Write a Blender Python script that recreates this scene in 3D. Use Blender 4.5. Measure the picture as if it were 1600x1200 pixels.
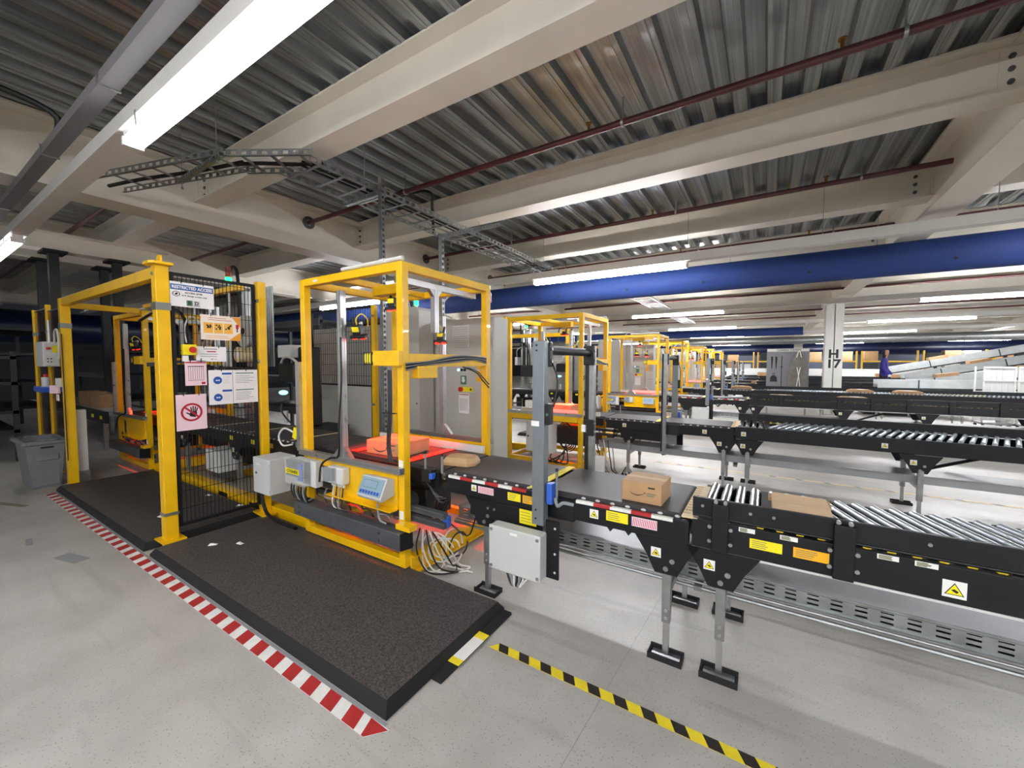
import bpy, bmesh, math, random
from mathutils import Matrix, Vector
random.seed(7)
for o in list(bpy.data.objects): bpy.data.objects.remove(o, do_unlink=True)
SC = bpy.context.scene; COL = SC.collection
# ------------------------------------------------------------------ camera
YAW, PITCH, ROLL, HC = math.radians(32.2), math.radians(-2.91), math.radians(.11), 1.55
fw = Vector((-math.sin(YAW)*math.cos(PITCH), math.cos(YAW)*math.cos(PITCH), math.sin(PITCH)))
rt = Vector((math.cos(YAW), math.sin(YAW), 0)); up = rt.cross(fw)
r2 = math.cos(ROLL)*rt + math.sin(ROLL)*up; u2 = -math.sin(ROLL)*rt + math.cos(ROLL)*up
cd = bpy.data.cameras.new('camera'); cam = bpy.data.objects.new('camera', cd); COL.objects.link(cam)
cd.sensor_width = 36; cd.lens = 629/1600*36; cd.clip_start = .02; cd.clip_end = 200
cam.matrix_world = Matrix(((r2.x,u2.x,-fw.x,0),(r2.y,u2.y,-fw.y,0),(r2.z,u2.z,-fw.z,HC),(0,0,0,1)))
SC.camera = cam
# ------------------------------------------------------------------ world, exposure
W = bpy.data.worlds.new('hall_air'); SC.world = W; W.use_nodes = True
W.node_tree.nodes['Background'].inputs[0].default_value = (.93,.96,1,1)
W.node_tree.nodes['Background'].inputs[1].default_value = .65
SC.view_settings.view_transform = 'Standard'; SC.view_settings.look = 'None'
SC.view_settings.gamma = 1; SC.view_settings.use_curve_mapping = False
SC.view_settings.exposure = 0.0
LAMP, LAMP_NEAR, LAMP_FILL = 150.0, 14.0, 90.0      # emission of the tube diffusers: far rows, overhead row dimmed to even out the floor, added fill rows behind the viewer
RED = 3.4            # scale of the red scanner light
# ------------------------------------------------------------------ materials
def lin(h):
    h = h.lstrip('#'); c = [int(h[i:i+2],16)/255 for i in (0,2,4)]
    return tuple((x/12.92 if x <= .04045 else ((x+.055)/1.055)**2.4) for x in c) + (1,)
MT = {}
def mat(name, col, rough=.5, metal=0, var=.12, scale=6, bump=0, bscale=60, emit=0, alpha=None, spec=.5, trans=0, coat=0):
    m = bpy.data.materials.new(name); m.use_nodes = True; nt = m.node_tree; N = nt.nodes; L = nt.links
    p = N['Principled BSDF']; c = lin(col)
    p.inputs['Roughness'].default_value = rough; p.inputs['Metallic'].default_value = metal
    p.inputs['Specular IOR Level'].default_value = spec; p.inputs['Coat Weight'].default_value = coat
    p.inputs['Base Color'].default_value = c
    if trans: p.inputs['Transmission Weight'].default_value = trans
    if alpha is not None: p.inputs['Alpha'].default_value = alpha
    if emit:
        p.inputs['Emission Color'].default_value = c; p.inputs['Emission Strength'].default_value = emit
    if var or bump:
        tc = N.new('ShaderNodeTexCoord')
    if var:
        nz = N.new('ShaderNodeTexNoise'); nz.inputs['Scale'].default_value = scale; nz.inputs['Detail'].default_value = 5
        L.new(tc.outputs['Object'], nz.inputs['Vector'])
        rp = N.new('ShaderNodeValToRGB'); rp.color_ramp.elements[0].position = .3; rp.color_ramp.elements[1].position = .7
        rp.color_ramp.elements[0].color = tuple(x*(1-var) for x in c[:3])+(1,)
        rp.color_ramp.elements[1].color = tuple(min(1,x*(1+var)) for x in c[:3])+(1,)
        L.new(nz.outputs['Fac'], rp.inputs['Fac']); L.new(rp.outputs['Color'], p.inputs['Base Color'])
        mr = N.new('ShaderNodeMapRange'); mr.inputs['To Min'].default_value = max(0,rough-.08); mr.inputs['To Max'].default_value = min(1,rough+.08)
        L.new(nz.outputs['Fac'], mr.inputs['Value']); L.new(mr.outputs['Result'], p.inputs['Roughness'])
    if bump:
        nb = N.new('ShaderNodeTexNoise'); nb.inputs['Scale'].default_value = bscale; nb.inputs['Detail'].default_value = 3
        L.new(tc.outputs['Object'], nb.inputs['Vector'])
        bp = N.new('ShaderNodeBump'); bp.inputs['Strength'].default_value = bump; bp.inputs['Distance'].default_value = .004
        L.new(nb.outputs['Fac'], bp.inputs['Height']); L.new(bp.outputs['Normal'], p.inputs['Normal'])
    MT[name] = m; return m
mat('cream_paint','#dcd5c8',.45,var=.05,scale=2)
mat('white_paint','#dcdad5',.4,var=.04,scale=3)
mat('yellow_paint','#f0bc08',.34,var=.08,scale=7,coat=.25)
mat('black_paint','#131418',.48,var=.15,scale=8,spec=.35)
mat('black_plastic','#131416',.45,var=.15,scale=10)
mat('dark_steel','#5c5f63',.45,metal=.4,var=.15)
mat('belt','#3d3b3c',.55,var=.12,scale=5,bump=.1,bscale=220)
mat('galvanised','#9ea1a1',.36,metal=.8,var=.16,scale=14)
mat('aluminium','#b9babb',.3,metal=.85,var=.06,scale=10)
mat('chrome','#c9ccd0',.16,metal=1,var=.05,scale=20)
mat('roller_zinc','#b4bcc4',.32,metal=.75,var=.05,scale=20)
mat('navy_dark','#0e1a3c',.35,var=.1)
mat('trunk_grey','#716e72',.62,var=.06,scale=4)
mat('steel_grey','#7f868b',.4,metal=.45,var=.08)
mat('enclosure_grey','#c3c5c3',.42,var=.04,scale=3)
mat('cabinet_grey','#bdbdb7',.45,var=.04,scale=2)
mat('light_grey','#d2d3d0',.45,var=.05)
mat('pipe_red','#4e2022',.38,var=.15,coat=.2)
mat('duct_blue','#1b3674',.75,var=.1,scale=2.5)
mat('blue_plastic','#2f5fc0',.4,var=.08)
mat('red_paint','#b02a2c',.5,var=.12,scale=12)
mat('red_plastic','#c8201c',.35,var=.05)
mat('white_tape','#e4e4df',.5,var=.08,scale=15)
mat('tape_yellow','#ead32a',.5,var=.1,scale=15)
mat('tape_black','#241d1c',.5,var=.15,scale=15)
mat('paper','#eeecec',.55,var=.03)
mat('paper_pink','#f3d3dc',.5,var=.03)
mat('paper_cream','#f1e4d6',.5,var=.03)
mat('print_black','#1b1b1d',.6,var=.05)
mat('print_grey','#8d8f92',.6,var=.05)
mat('print_red','#b3182c',.5,var=.05)
mat('print_blue','#2f5f9f',.5,var=.05)
mat('print_deep_blue','#1d4fa8',.5,var=.05)
mat('print_orange','#e39a2f',.5,var=.05)
mat('print_amber','#f0b64b',.5,var=.05)
mat('print_green','#4f7f62',.5,var=.05)
mat('print_olive','#7c7c5e',.5,var=.05)
mat('sticker_yellow','#f4e21c',.4,var=.04)
mat('sticker_orange','#f2b21a',.4,var=.04)
mat('sticker_white','#eceae6',.4,var=.04)
mat('cardboard','#b28d66',.7,var=.1,scale=9)
mat('cardboard_light','#c6a882',.7,var=.08,scale=9)
mat('kraft_paper','#b8956a',.6,var=.1,scale=14,bump=.4,bscale=18)
mat('beige_roll','#d9c49a',.6,var=.06)
mat('cable_black','#101012',.45,var=0)
mat('cable_white','#d8d6cf',.45,var=0)
mat('cable_yellow','#e6c832',.45,var=0)
mat('cable_grey','#84878a',.45,var=0)
mat('bin_grey','#74777b',.5,var=.08,scale=10)
mat('screen_blue','#8fa7b8',.15,var=.05)
mat('smoked_glass','#6f7f90',.08,var=0,alpha=.45)
mat('clear_cover','#e8eef2',.08,var=0,alpha=.28)
mat('acrylic','#3c3034',.06,var=0,alpha=.55)
mat('brass','#8f6a35',.35,metal=.7,var=.1)
mat('rubber','#18181a',.75,var=.1)
mat('lens_red','#ff1408',.3,var=0,emit=14)
mat('led_red_bar','#ff1206',.3,var=0,emit=6)
mat('lamp_green','#18ff70',.3,var=0,emit=5)
mat('lamp_red_off','#6b1512',.3,var=0)
mat('lamp_amber_off','#9a3410',.3,var=0)
mat('lamp_blue_glow','#9fe8ff',.3,var=0,emit=2)
mat('tube_light','#fbfcff',.3,var=0,emit=LAMP)
mat('tube_light_near','#fbfcff',.3,var=0,emit=LAMP_NEAR)
mat('tube_light_fill','#fbfcff',.3,var=0,emit=LAMP_FILL)
mat('purple_cloth','#2c2478',.8,var=.15,scale=12)
mat('dark_cloth','#16171c',.85,var=.1)
mat('skin','#9a6a4e',.55,var=.05)
mat('dust_sheet','#6d6a63',.85,var=.2,scale=7,bump=.5,bscale=14)
mat('board_grey','#77777c',.5,var=.06)
mat('dark_wall','#2a2c33',.8,var=.2,scale=.4)
mat('slate_wall','#4a4f5c',.8,var=.2,scale=.4)
mat('rack_dark','#26282c',.6,var=.2)
mat('chute_grey','#b4b8b8',.38,metal=.35,var=.1)
mat('sheet_steel','#9c9ea0',.48,metal=.6,var=.14,scale=2.2)

def floor_material():
    m = bpy.data.materials.new('floor_vinyl'); m.use_nodes = True; nt = m.node_tree; N = nt.nodes; L = nt.links
    p = N['Principled BSDF']; p.inputs['Roughness'].default_value = .38
    tc = N.new('ShaderNodeTexCoord')
    def noise(s, d=4):
        n = N.new('ShaderNodeTexNoise'); n.inputs['Scale'].default_value = s; n.inputs['Detail'].default_value = d
        L.new(tc.outputs['Object'], n.inputs['Vector']); return n
    def ramp(src, a, ca, b, cb):
        r = N.new('ShaderNodeValToRGB'); r.color_ramp.elements[0].position = a; r.color_ramp.elements[0].color = ca
        r.color_ramp.elements[1].position = b; r.color_ramp.elements[1].color = cb; L.new(src, r.inputs['Fac']); return r
    def mix(f, a, b, mode='MIX'):
        x = N.new('ShaderNodeMix'); x.data_type = 'RGBA'; x.blend_type = mode
        if isinstance(f, float): x.inputs[0].default_value = f
        else: L.new(f, x.inputs[0])
        L.new(a, x.inputs[6]); L.new(b, x.inputs[7]); return x.outputs[2]
    base = ramp(noise(.55,6).outputs['Fac'], .3, lin('#a8a49f'), .7, lin('#bcb9b4'))
    big = ramp(noise(2.6,8).outputs['Fac'], .35, (.82,.81,.8,1), .6, (1,1,1,1))
    c = mix(.8, base.outputs['Color'], big.outputs['Color'], 'MULTIPLY')
    # dark flakes
    v = N.new('ShaderNodeTexVoronoi'); v.inputs['Scale'].default_value = 84; v.inputs['Randomness'].default_value = 1
    L.new(tc.outputs['Object'], v.inputs['Vector'])
    fl = ramp(v.outputs['Distance'], .13, (.42,.41,.40,1), .24, (1,1,1,1))
    pick = ramp(v.outputs['Color'], .60, (1,1,1,1), .64, (0,0,0,1))
    flk = mix(pick.outputs['Color'], N.new('ShaderNodeRGB').outputs[0], fl.outputs['Color'])
    for n in N:
        if n.type == 'RGB': n.outputs[0].default_value = (1,1,1,1)
    c = mix(.9, c, flk, 'MULTIPLY')
    # scuffs stretched along the aisle
    mp = N.new('ShaderNodeMapping'); mp.inputs['Scale'].default_value = (.35,3.4,1); mp.inputs['Rotation'].default_value = (0,0,.12)
    L.new(tc.outputs['Object'], mp.inputs['Vector'])
    ns = N.new('ShaderNodeTexNoise'); ns.inputs['Scale'].default_value = 2.2; ns.inputs['Detail'].default_value = 7; L.new(mp.outputs[0], ns.inputs['Vector'])
    sc = ramp(ns.outputs['Fac'], .30, (.70,.69,.68,1), .44, (1,1,1,1))
    c = mix(.7, c, sc.outputs['Color'], 'MULTIPLY')
    L.new(c, p.inputs['Base Color'])
    mr = N.new('ShaderNodeMapRange'); mr.inputs['To Min'].default_value = .3; mr.inputs['To Max'].default_value = .52
    L.new(ns.outputs['Fac'], mr.inputs['Value']); L.new(mr.outputs['Result'], p.inputs['Roughness'])
    MT['floor_vinyl'] = m
floor_material()
def deck_material():
    m = bpy.data.materials.new('deck_galvanised'); m.use_nodes = True; nt = m.node_tree; N = nt.nodes; L = nt.links
    p = N['Principled BSDF']; p.inputs['Metallic'].default_value = .82; p.inputs['Roughness'].default_value = .34
    tc = N.new('ShaderNodeTexCoord'); mp = N.new('ShaderNodeMapping'); mp.inputs['Scale'].default_value = (26,.25,1); L.new(tc.outputs['Object'], mp.inputs['Vector'])
    n = N.new('ShaderNodeTexNoise'); n.inputs['Scale'].default_value = 1.5; n.inputs['Detail'].default_value = 3; L.new(mp.outputs[0], n.inputs['Vector'])
    r = N.new('ShaderNodeValToRGB'); r.color_ramp.elements[0].position = .3; r.color_ramp.elements[0].color = lin('#85898a'); r.color_ramp.elements[1].position = .7; r.color_ramp.elements[1].color = lin('#b9bdbd')
    L.new(n.outputs['Fac'], r.inputs['Fac']); L.new(r.outputs['Color'], p.inputs['Base Color']); MT['deck_galvanised'] = m
deck_material()
def mat_rubber():
    m = bpy.data.materials.new('mat_rubber'); m.use_nodes = True; nt = m.node_tree; N = nt.nodes; L = nt.links
    p = N['Principled BSDF']; p.inputs['Roughness'].default_value = .62
    tc = N.new('ShaderNodeTexCoord'); v = N.new('ShaderNodeTexVoronoi'); v.inputs['Scale'].default_value = 48
    L.new(tc.outputs['Object'], v.inputs['Vector'])
    n = N.new('ShaderNodeTexNoise'); n.inputs['Scale'].default_value = 110; n.inputs['Detail'].default_value = 4; L.new(tc.outputs['Object'], n.inputs['Vector'])
    r = N.new('ShaderNodeValToRGB'); r.color_ramp.elements[0].position = .36; r.color_ramp.elements[0].color = lin('#2a2828')
    r.color_ramp.elements[1].position = .62; r.color_ramp.elements[1].color = lin('#565150'); L.new(n.outputs['Fac'], r.inputs['Fac'])
    r2_ = N.new('ShaderNodeValToRGB'); r2_.color_ramp.elements[0].position = .08; r2_.color_ramp.elements[0].color = (.5,.5,.5,1)
    r2_.color_ramp.elements[1].position = .22; r2_.color_ramp.elements[1].color = (1,1,1,1); L.new(v.outputs['Distance'], r2_.inputs['Fac'])
    x = N.new('ShaderNodeMix'); x.data_type = 'RGBA'; x.blend_type = 'MULTIPLY'; x.inputs[0].default_value = .7
    L.new(r.outputs['Color'], x.inputs[6]); L.new(r2_.outputs['Color'], x.inputs[7]); L.new(x.outputs[2], p.inputs['Base Color'])
    b = N.new('ShaderNodeBump'); b.inputs['Strength'].default_value = .6; b.inputs['Distance'].default_value = .004
    L.new(v.outputs['Distance'], b.inputs['Height']); L.new(b.outputs['Normal'], p.inputs['Normal'])
    MT['mat_rubber'] = m
mat_rubber()
# ------------------------------------------------------------------ mesh helpers
GM = [Matrix.Identity(4)]            # current build transform (mirrored for the even conveyor lines)
ORG = {}
def frame(o, r, u):
    r = Vector(r).normalized(); u = Vector(u); u = (u - r*u.dot(r)).normalized(); n = r.cross(u); o = Vector(o)
    return Matrix(((r.x,u.x,n.x,o.x),(r.y,u.y,n.y,o.y),(r.z,u.z,n.z,o.z),(0,0,0,1)))
class B:
    def __init__(s, M=None): s.v = []; s.f = []; s.M = GM[0] @ (M if M else Matrix.Identity(4))
    def add(s, vs, fs):
        n = len(s.v); M = s.M
        s.v += [M @ Vector(p) for p in vs]; s.f += [tuple(n+i for i in f) for f in fs]; return s
    def box(s, x0,x1,y0,y1,z0,z1):
        return s.add([(x,y,z) for x in (x0,x1) for y in (y0,y1) for z in (z0,z1)],
                     [(0,1,3,2),(4,6,7,5),(0,4,5,1),(2,3,7,6),(0,2,6,4),(1,5,7,3)])
    def cyl(s, p0, p1, r, n=12, r1=None):
        p0 = Vector(p0); p1 = Vector(p1); r1 = r if r1 is None else r1; d = (p1-p0).normalized()
        a = d.cross(Vector((0,0,1)) if abs(d.z) < .9 else Vector((1,0,0))).normalized(); b = d.cross(a)
        vs = []
        for P, R in ((p0,r),(p1,r1)):
            for i in range(n):
                t = 2*math.pi*i/n; vs.append(P + (a*math.cos(t)+b*math.sin(t))*R)
        return s.add(vs, [(i,(i+1)%n,n+(i+1)%n,n+i) for i in range(n)] + [tuple(range(n))[::-1], tuple(range(n,2*n))])
    def tube(s, pts, r, n=6, smooth=4):
        P = [Vector(p) for p in pts]
        if smooth and len(P) > 2:
            Q = []
            E = [2*P[0]-P[1]] + P + [2*P[-1]-P[-2]]
            for i in range(1, len(E)-2):
                for k in range(smooth):
                    t = k/smooth; a,b,c,d = E[i-1],E[i],E[i+1],E[i+2]
                    Q.append(.5*((2*b)+(c-a)*t+(2*a-5*b+4*c-d)*t*t+(3*b-a-3*c+d)*t**3))
            Q.append(P[-1]); P = Q
        vs = []; fs = []; prev = None
        for i, p in enumerate(P):
            d = (P[min(i+1,len(P)-1)]-P[max(i-1,0)]).normalized()
            if prev is None: a = d.cross(Vector((0,0,1)) if abs(d.z) < .9 else Vector((1,0,0))).normalized()
            else:
                a = prev - d*prev.dot(d); a = a.normalized() if a.length > 1e-6 else d.orthogonal().normalized()
            prev = a; b = d.cross(a)
            vs += [p+(a*math.cos(2*math.pi*k/n)+b*math.sin(2*math.pi*k/n))*r for k in range(n)]
        for i in range(len(P)-1):
            for k in range(n): fs.append((i*n+k, i*n+(k+1)%n, (i+1)*n+(k+1)%n, (i+1)*n+k))
        fs += [tuple(range(n))[::-1], tuple(range((len(P)-1)*n, len(P)*n))]
        return s.add(vs, fs)
    def prism(s, poly, a, b, axis='z'):
        n = len(poly)
        def P(u, v, w): return {'z':(u,v,w),'y':(u,w,v),'x':(w,u,v)}[axis]
        return s.add([P(u,v,a) for u,v in poly]+[P(u,v,b) for u,v in poly],
                     [tuple(range(n))[::-1], tuple(range(n,2*n))] + [(i,(i+1)%n,n+(i+1)%n,n+i) for i in range(n)])
    def ring(s, r0, r1, z0, z1, n=28, sx=1, sy=1):
        vs = []
        for R in (r0,r1):
            for z in (z0,z1):
                vs += [(R*sx*math.cos(2*math.pi*i/n), R*sy*math.sin(2*math.pi*i/n), z) for i in range(n)]
        fs = []
        for i in range(n):
            j = (i+1)%n
            fs += [(i,j,n+j,n+i),(2*n+i,3*n+i,3*n+j,2*n+j),(n+i,n+j,3*n+j,3*n+i),(i,2*n+i,2*n+j,j)]
        return s.add(vs, fs)
    def ball(s, c, r, n=10, m=6, sq=(1,1,1)):
        vs = [(c[0],c[1],c[2]-r*sq[2])]
        for j in range(1,m):
            t = math.pi*j/m
            vs += [(c[0]+r*sq[0]*math.sin(t)*math.cos(2*math.pi*i/n), c[1]+r*sq[1]*math.sin(t)*math.sin(2*math.pi*i/n), c[2]-r*sq[2]*math.cos(t)) for i in range(n)]
        vs.append((c[0],c[1],c[2]+r*sq[2])); L_ = len(vs)-1
        fs = [(0,1+(i+1)%n,1+i) for i in range(n)]
        for j in range(m-2):
            fs += [(1+j*n+i,1+j*n+(i+1)%n,1+(j+1)*n+(i+1)%n,1+(j+1)*n+i) for i in range(n)]
        fs += [(L_,1+(m-2)*n+i,1+(m-2)*n+(i+1)%n) for i in range(n)]
        return s.add(vs, fs)
    def mesh(s, org):
        me = bpy.data.meshes.new('m')
        me.from_pydata([v-org for v in s.v], [], s.f)
        bm = bmesh.new(); bm.from_mesh(me); bmesh.ops.recalc_face_normals(bm, faces=bm.faces); bm.to_mesh(me); bm.free()
        for p in me.polygons: p.use_smooth = True
        me.set_sharp_from_angle(angle=.6)
        return me
    def build(s, name, m, parent=None, org=None, bev=0, label=None, kind=None):
        if org is not None: org = GM[0] @ Vector(org)
        if parent is not None: wo = ORG[parent.name]
        else:
            wo = org if org is not None else Vector((sum(v.x for v in s.v)/len(s.v), sum(v.y for v in s.v)/len(s.v), min(v.z for v in s.v)))
        me = s.mesh(wo if parent is not None else wo)
        me.materials.append(MT[m]); me.name = name
        o = bpy.data.objects.new(name, me); COL.objects.link(o)
        if parent is not None: o.parent = parent
        else: o.location = wo
        ORG[o.name] = wo
        if bev:
            md = o.modifiers.new('bevel','BEVEL'); md.width = bev; md.segments = 2; md.limit_method = 'ANGLE'; md.angle_limit = .7
        if label: o['label'] = label
        if kind: o['kind'] = kind
        return o
def tag(o, label=None, cat=None, group=None, kind=None):
    if label: o['label'] = label
    if cat: o['category'] = cat
    if group: o['group'] = group
    if kind: o['kind'] = kind
    return o
def thing(name, label, cat, loc, group=None):
    o = bpy.data.objects.new(name, None); COL.objects.link(o); o.empty_display_size = .1
    loc = GM[0] @ Vector(loc); o.location = loc; ORG[o.name] = Vector(loc)
    return tag(o, label, cat, group)
def share(src, parent, p, off):
    """another piece with the mesh of src, moved by off (world metres)"""
    c = src.copy(); COL.objects.link(c); c.parent = parent; c.location = src.location + (GM[0].to_3x3() @ Vector(off)); ORG[c.name] = ORG[src.name]
    return c
def copy_tree(o, off, parent=None, skip=(), label=None, group=None):
    c = o.copy(); COL.objects.link(c); c.parent = parent
    if parent is None: c.location = o.location + Vector(off)
    if label: c['label'] = label
    if group: c['group'] = group
    elif 'group' in c and parent is None and label: del c['group']
    for ch in o.children:
        if ch.name.split('.')[0] in skip: continue
        copy_tree(ch, off, c, skip)
    return c
def text(body, size, M, m, parent, name='lettering', w=None, bold=0.0, align='CENTER'):
    cu = bpy.data.curves.new('t','FONT'); cu.body = body; cu.size = size; cu.align_x = align; cu.align_y = 'CENTER'
    cu.extrude = .0004; cu.offset = bold; cu.resolution_u = 2
    t = bpy.data.objects.new('t', cu); COL.objects.link(t)
    me = bpy.data.meshes.new_from_object(t.evaluated_get(bpy.context.evaluated_depsgraph_get()))
    bpy.data.objects.remove(t); bpy.data.curves.remove(cu)
    if w and me.vertices:
        xs = [v.co.x for v in me.vertices]; k = w/(max(xs)-min(xs)); me.transform(Matrix.Diagonal((k,1,1,1)))
    wo = ORG[parent.name]
    me.transform(Matrix.Translation(-wo) @ GM[0] @ M); me.materials.clear(); me.materials.append(MT[m]); me.name = name
    o = bpy.data.objects.new(name, me); COL.objects.link(o); o.parent = parent; ORG[o.name] = wo
    return o
def share_tree(src, parent, off):
    c = src.copy(); COL.objects.link(c); c.parent = parent; c.location = src.location + (GM[0].to_3x3() @ Vector(off)); ORG[c.name] = ORG[src.name]
    for ch in src.children: copy_tree(ch, (0,0,0), c)
    return c
# ================================================================== THE HALL
ORD = ['nearest','second','third','fourth','fifth','sixth','seventh','eighth','ninth','tenth','eleventh','twelfth']
fl = B().box(-26,22,-13,46,-.12,0).build('floor','floor_vinyl',org=(0,0,0)); tag(fl,'pale grey speckled vinyl floor with scuffs',None,kind='structure')
# saw-cut joints in the floor
for (a, b_) in (((-.63,1.2),(-.42,5.2)), ((-7.6,-2),(-7.45,.6))):
    d = (Vector(b_)-Vector(a)).normalized(); n = Vector((-d.y,d.x))*.0012
    p = [Vector(a)+n, Vector(a)-n, Vector(b_)-n, Vector(b_)+n]
    B().prism([(q.x,q.y) for q in p], .0, .0006).build('floor_joint','print_grey',fl)
# corrugated steel deck: ribs run away from the camera
PT = .285; prof = []
x = -24.0
while x < 20:
    prof += [(x,4.13),(x+.115,4.13),(x+.135,4.205),(x+.265,4.205)]; x += PT
vs = [(px,y,pz) for y in (-13,46) for px,pz in prof]; n = len(prof)
bb = B(); bb.add(vs, [(i,i+1,n+i+1,n+i) for i in range(n-1)])
me = bb.mesh(Vector((0,0,0))); 
for p in me.polygons: p.use_smooth = False
me.materials.append(MT['deck_galvanised']); ce = bpy.data.objects.new('ceiling', me); COL.objects.link(ce)
tag(ce,'galvanised corrugated steel deck above the beams',kind='structure'); ORG['ceiling'] = Vector((0,0,0))
# small stiffening ribs pressed into the deck flats near the camera
k = B()
for i in range(8, n//4-40):
    xx = -24+PT*i
    if -9 < xx < 4: k.box(xx+.045,xx+.07,-1,12,4.122,4.131)
k.build('stiffener','deck_galvanised',ce,kind='stuff')
def ibeam(name, label, a0, a1, c, zb, zt, fw_, axis, group=None, tf=.018, tw=.014):
    b = B(); h = fw_/2
    poly = [(c-h,zb),(c+h,zb),(c+h,zb+tf),(c+tw/2,zb+tf),(c+tw/2,zt-tf),(c+h,zt-tf),(c+h,zt),(c-h,zt),(c-h,zt-tf),(c-tw/2,zt-tf),(c-tw/2,zb+tf),(c-h,zb+tf)]
    if axis == 'x': b.prism(poly, a0, a1, 'x')
    else: b.prism(poly, a0, a1, 'y')
    return tag(b.build(name,'cream_paint'), label, 'beam', group)
BEAMY = [2.52+2.47*i for i in range(-4,17)]
bl = {-1.0:'', }
for i, y in enumerate(BEAMY):
    j = i-4
    lab = {0:'cream steel ceiling beam just behind the long lamp, nearest wide flange', 1:'cream steel ceiling beam in front of the upper red pipe, second flange back',
           2:'cream steel ceiling beam between the second and third red pipes', 3:'cream steel ceiling beam directly above the blue air duct'}.get(j)
    if j > 3: lab = 'cream steel ceiling beam far beyond the blue duct, %s one behind it'%(ORD+['thirteenth'])[j-4].replace('nearest','first')
    if lab: ibeam('ceiling_beam', lab, -25, 20, y, 3.7, 4.128, .28, 'x')
    elif j < 0: ibeam('ceiling_beam','cream steel ceiling beam overhead at the top edge of the view', -25,20,y,3.7,4.128,.28,'x','overhead ceiling beams')
    else: ibeam('ceiling_beam','cream steel ceiling beam far off beyond the blue air duct', -25,20,y,3.7,4.128,.28,'x','far ceiling beams')
GX = [(-19.9,'cream main girder in the dark far left of the hall'),(-11.2,'cream main girder crossing above the black hanging posts at left'),
      (-6.57,'deep cream main girder on the left, pierced by the red pipes'),(1.77,'deep cream main girder at upper right above the H 17 column'),(10.1,'cream main girder beyond the right edge of the hall')]
for gx, lab in GX: ibeam('main_girder', lab, -13, 46, gx, 3.4, 4.126, .42 if gx<0 else .36, 'y', tf=.028, tw=.02)
# bolt plates where the beams meet the two near girders
bp = tag(B().box(-6.56,-6.545,2.44,2.6,3.76,4.08).build('fin_plate','cream_paint'),'cream bolt plate where a beam meets the left girder','plate','left girder bolt plates')
bpr = tag(B().box(1.745,1.76,2.44,2.6,3.76,4.08).build('fin_plate','cream_paint'),'cream bolt plate where a beam meets the right girder','plate','right girder bolt plates')
for P0, xs, s_ in ((bp,-6.5,1),(bpr,1.6,-1)):
    ORG[P0.name] = Vector(P0.location)
    for zz in (3.82,3.92,4.02): B().cyl((xs,2.49,zz),(xs,2.522,zz),.022,8).build('bolt','dark_steel',P0)
    B().box(xs-.07,xs+.07,2.505,2.512,3.74,4.08).build('cleat','cream_paint',P0)
    for i in range(1,5): copy_tree(P0,(0,2.47*i,0),label=P0['label']+', %s beam back'%ORD[i],group=P0['group'])
ibeam('ceiling_beam','short cream trimmer beam carrying the two right black hanging posts',1.0,3.2,-10.1,3.4,3.7,.3,'y')
# walls
tag(B().box(-26.2,-26,-13,46,0,4.3).build('wall_left','dark_wall'),'dark far wall at the left of the hall',kind='structure')
tag(B().box(-26,22,46,46.2,0,4.3).build('wall_back','slate_wall'),'dim far back wall of the hall',kind='structure')
tag(B().box(22,22.2,-13,46,0,4.3).build('wall_right','slate_wall'),'dim far wall at the right of the hall',kind='structure')
# column H 17
t = thing('steel_column','white steel column marked H 17 beyond the third conveyor line','column',(1.76,15.9,0))
b = B(); cx, cy, h, fl_ = 1.745,15.9,.22,.20
b.box(cx-h,cx+h,cy-fl_,cy-fl_+.022,0,3.4).box(cx-h,cx+h,cy+fl_-.022,cy+fl_,0,3.4).box(cx-.01,cx+.01,cy-fl_,cy+fl_,0,3.4)
b.build('column_shaft','white_paint',t); B().box(cx-.3,cx+.3,cy-.28,cy+.28,0,.03).build('base_plate','white_paint',t)
Mc = frame((cx,cy-fl_-.001,1.72),(1,0,0),(0,0,1))
text('H',.36,Mc@Matrix.Translation((0,.13,0)),'print_black',t,bold=.012); text('17',.36,Mc@Matrix.Translation((0,-.17,0)),'print_black',t,bold=.012)
for (xx,yy,lab) in ((10.1,15.9,'white steel column behind the chutes at the right edge'),(1.745,32,'pale steel column far behind the cleaning station board')):
    t = thing('steel_column',lab,'column',(xx,yy,0)); b = B()
    b.box(xx-.22,xx+.22,yy-.2,yy-.178,0,3.4).box(xx-.22,xx+.22,yy+.178,yy+.2,0,3.4).box(xx-.01,xx+.01,yy-.2,yy+.2,0,3.4); b.build('column_shaft','white_paint',t)
    B().box(xx-.3,xx+.3,yy-.28,yy+.28,0,.03).build('base_plate','white_paint',t)
# ---------------------------------------------------------------- lamps on white trunking
ROWS = [-7.6,-1.7,1.055,6.95,13.75,19.7,26,32,38,44]  # first two rows are unseen, added behind the viewer to brighten the floor
LX = [-3.87+7*i for i in range(-3,4)]
tk = None
for ri, y in enumerate(ROWS):
    lab = {2:'white lighting trunk with the big lamp at upper left',3:'white lighting trunk in front of the blue air duct',4:'white lighting trunk crossing in front of the H 17 column'}.get(ri,'white lighting trunk in the far hall, %s row from the viewer'%ORD[ri-2] if ri>4 else 'white lighting trunk of the added fill lamps behind the viewer')
    b = B(); b.prism([(y-.075,3.17),(y+.075,3.17),(y+.075,3.185),(y+.06,3.185),(y+.06,3.30),(y-.06,3.30),(y-.06,3.185),(y-.075,3.185)],-25,20,'x')
    tag(b.build('lighting_trunk','white_paint'),lab,'trunking','far lighting trunks' if ri>4 else ('trunks of the added fill lamps' if ri<2 else None))
    hb = B()
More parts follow.
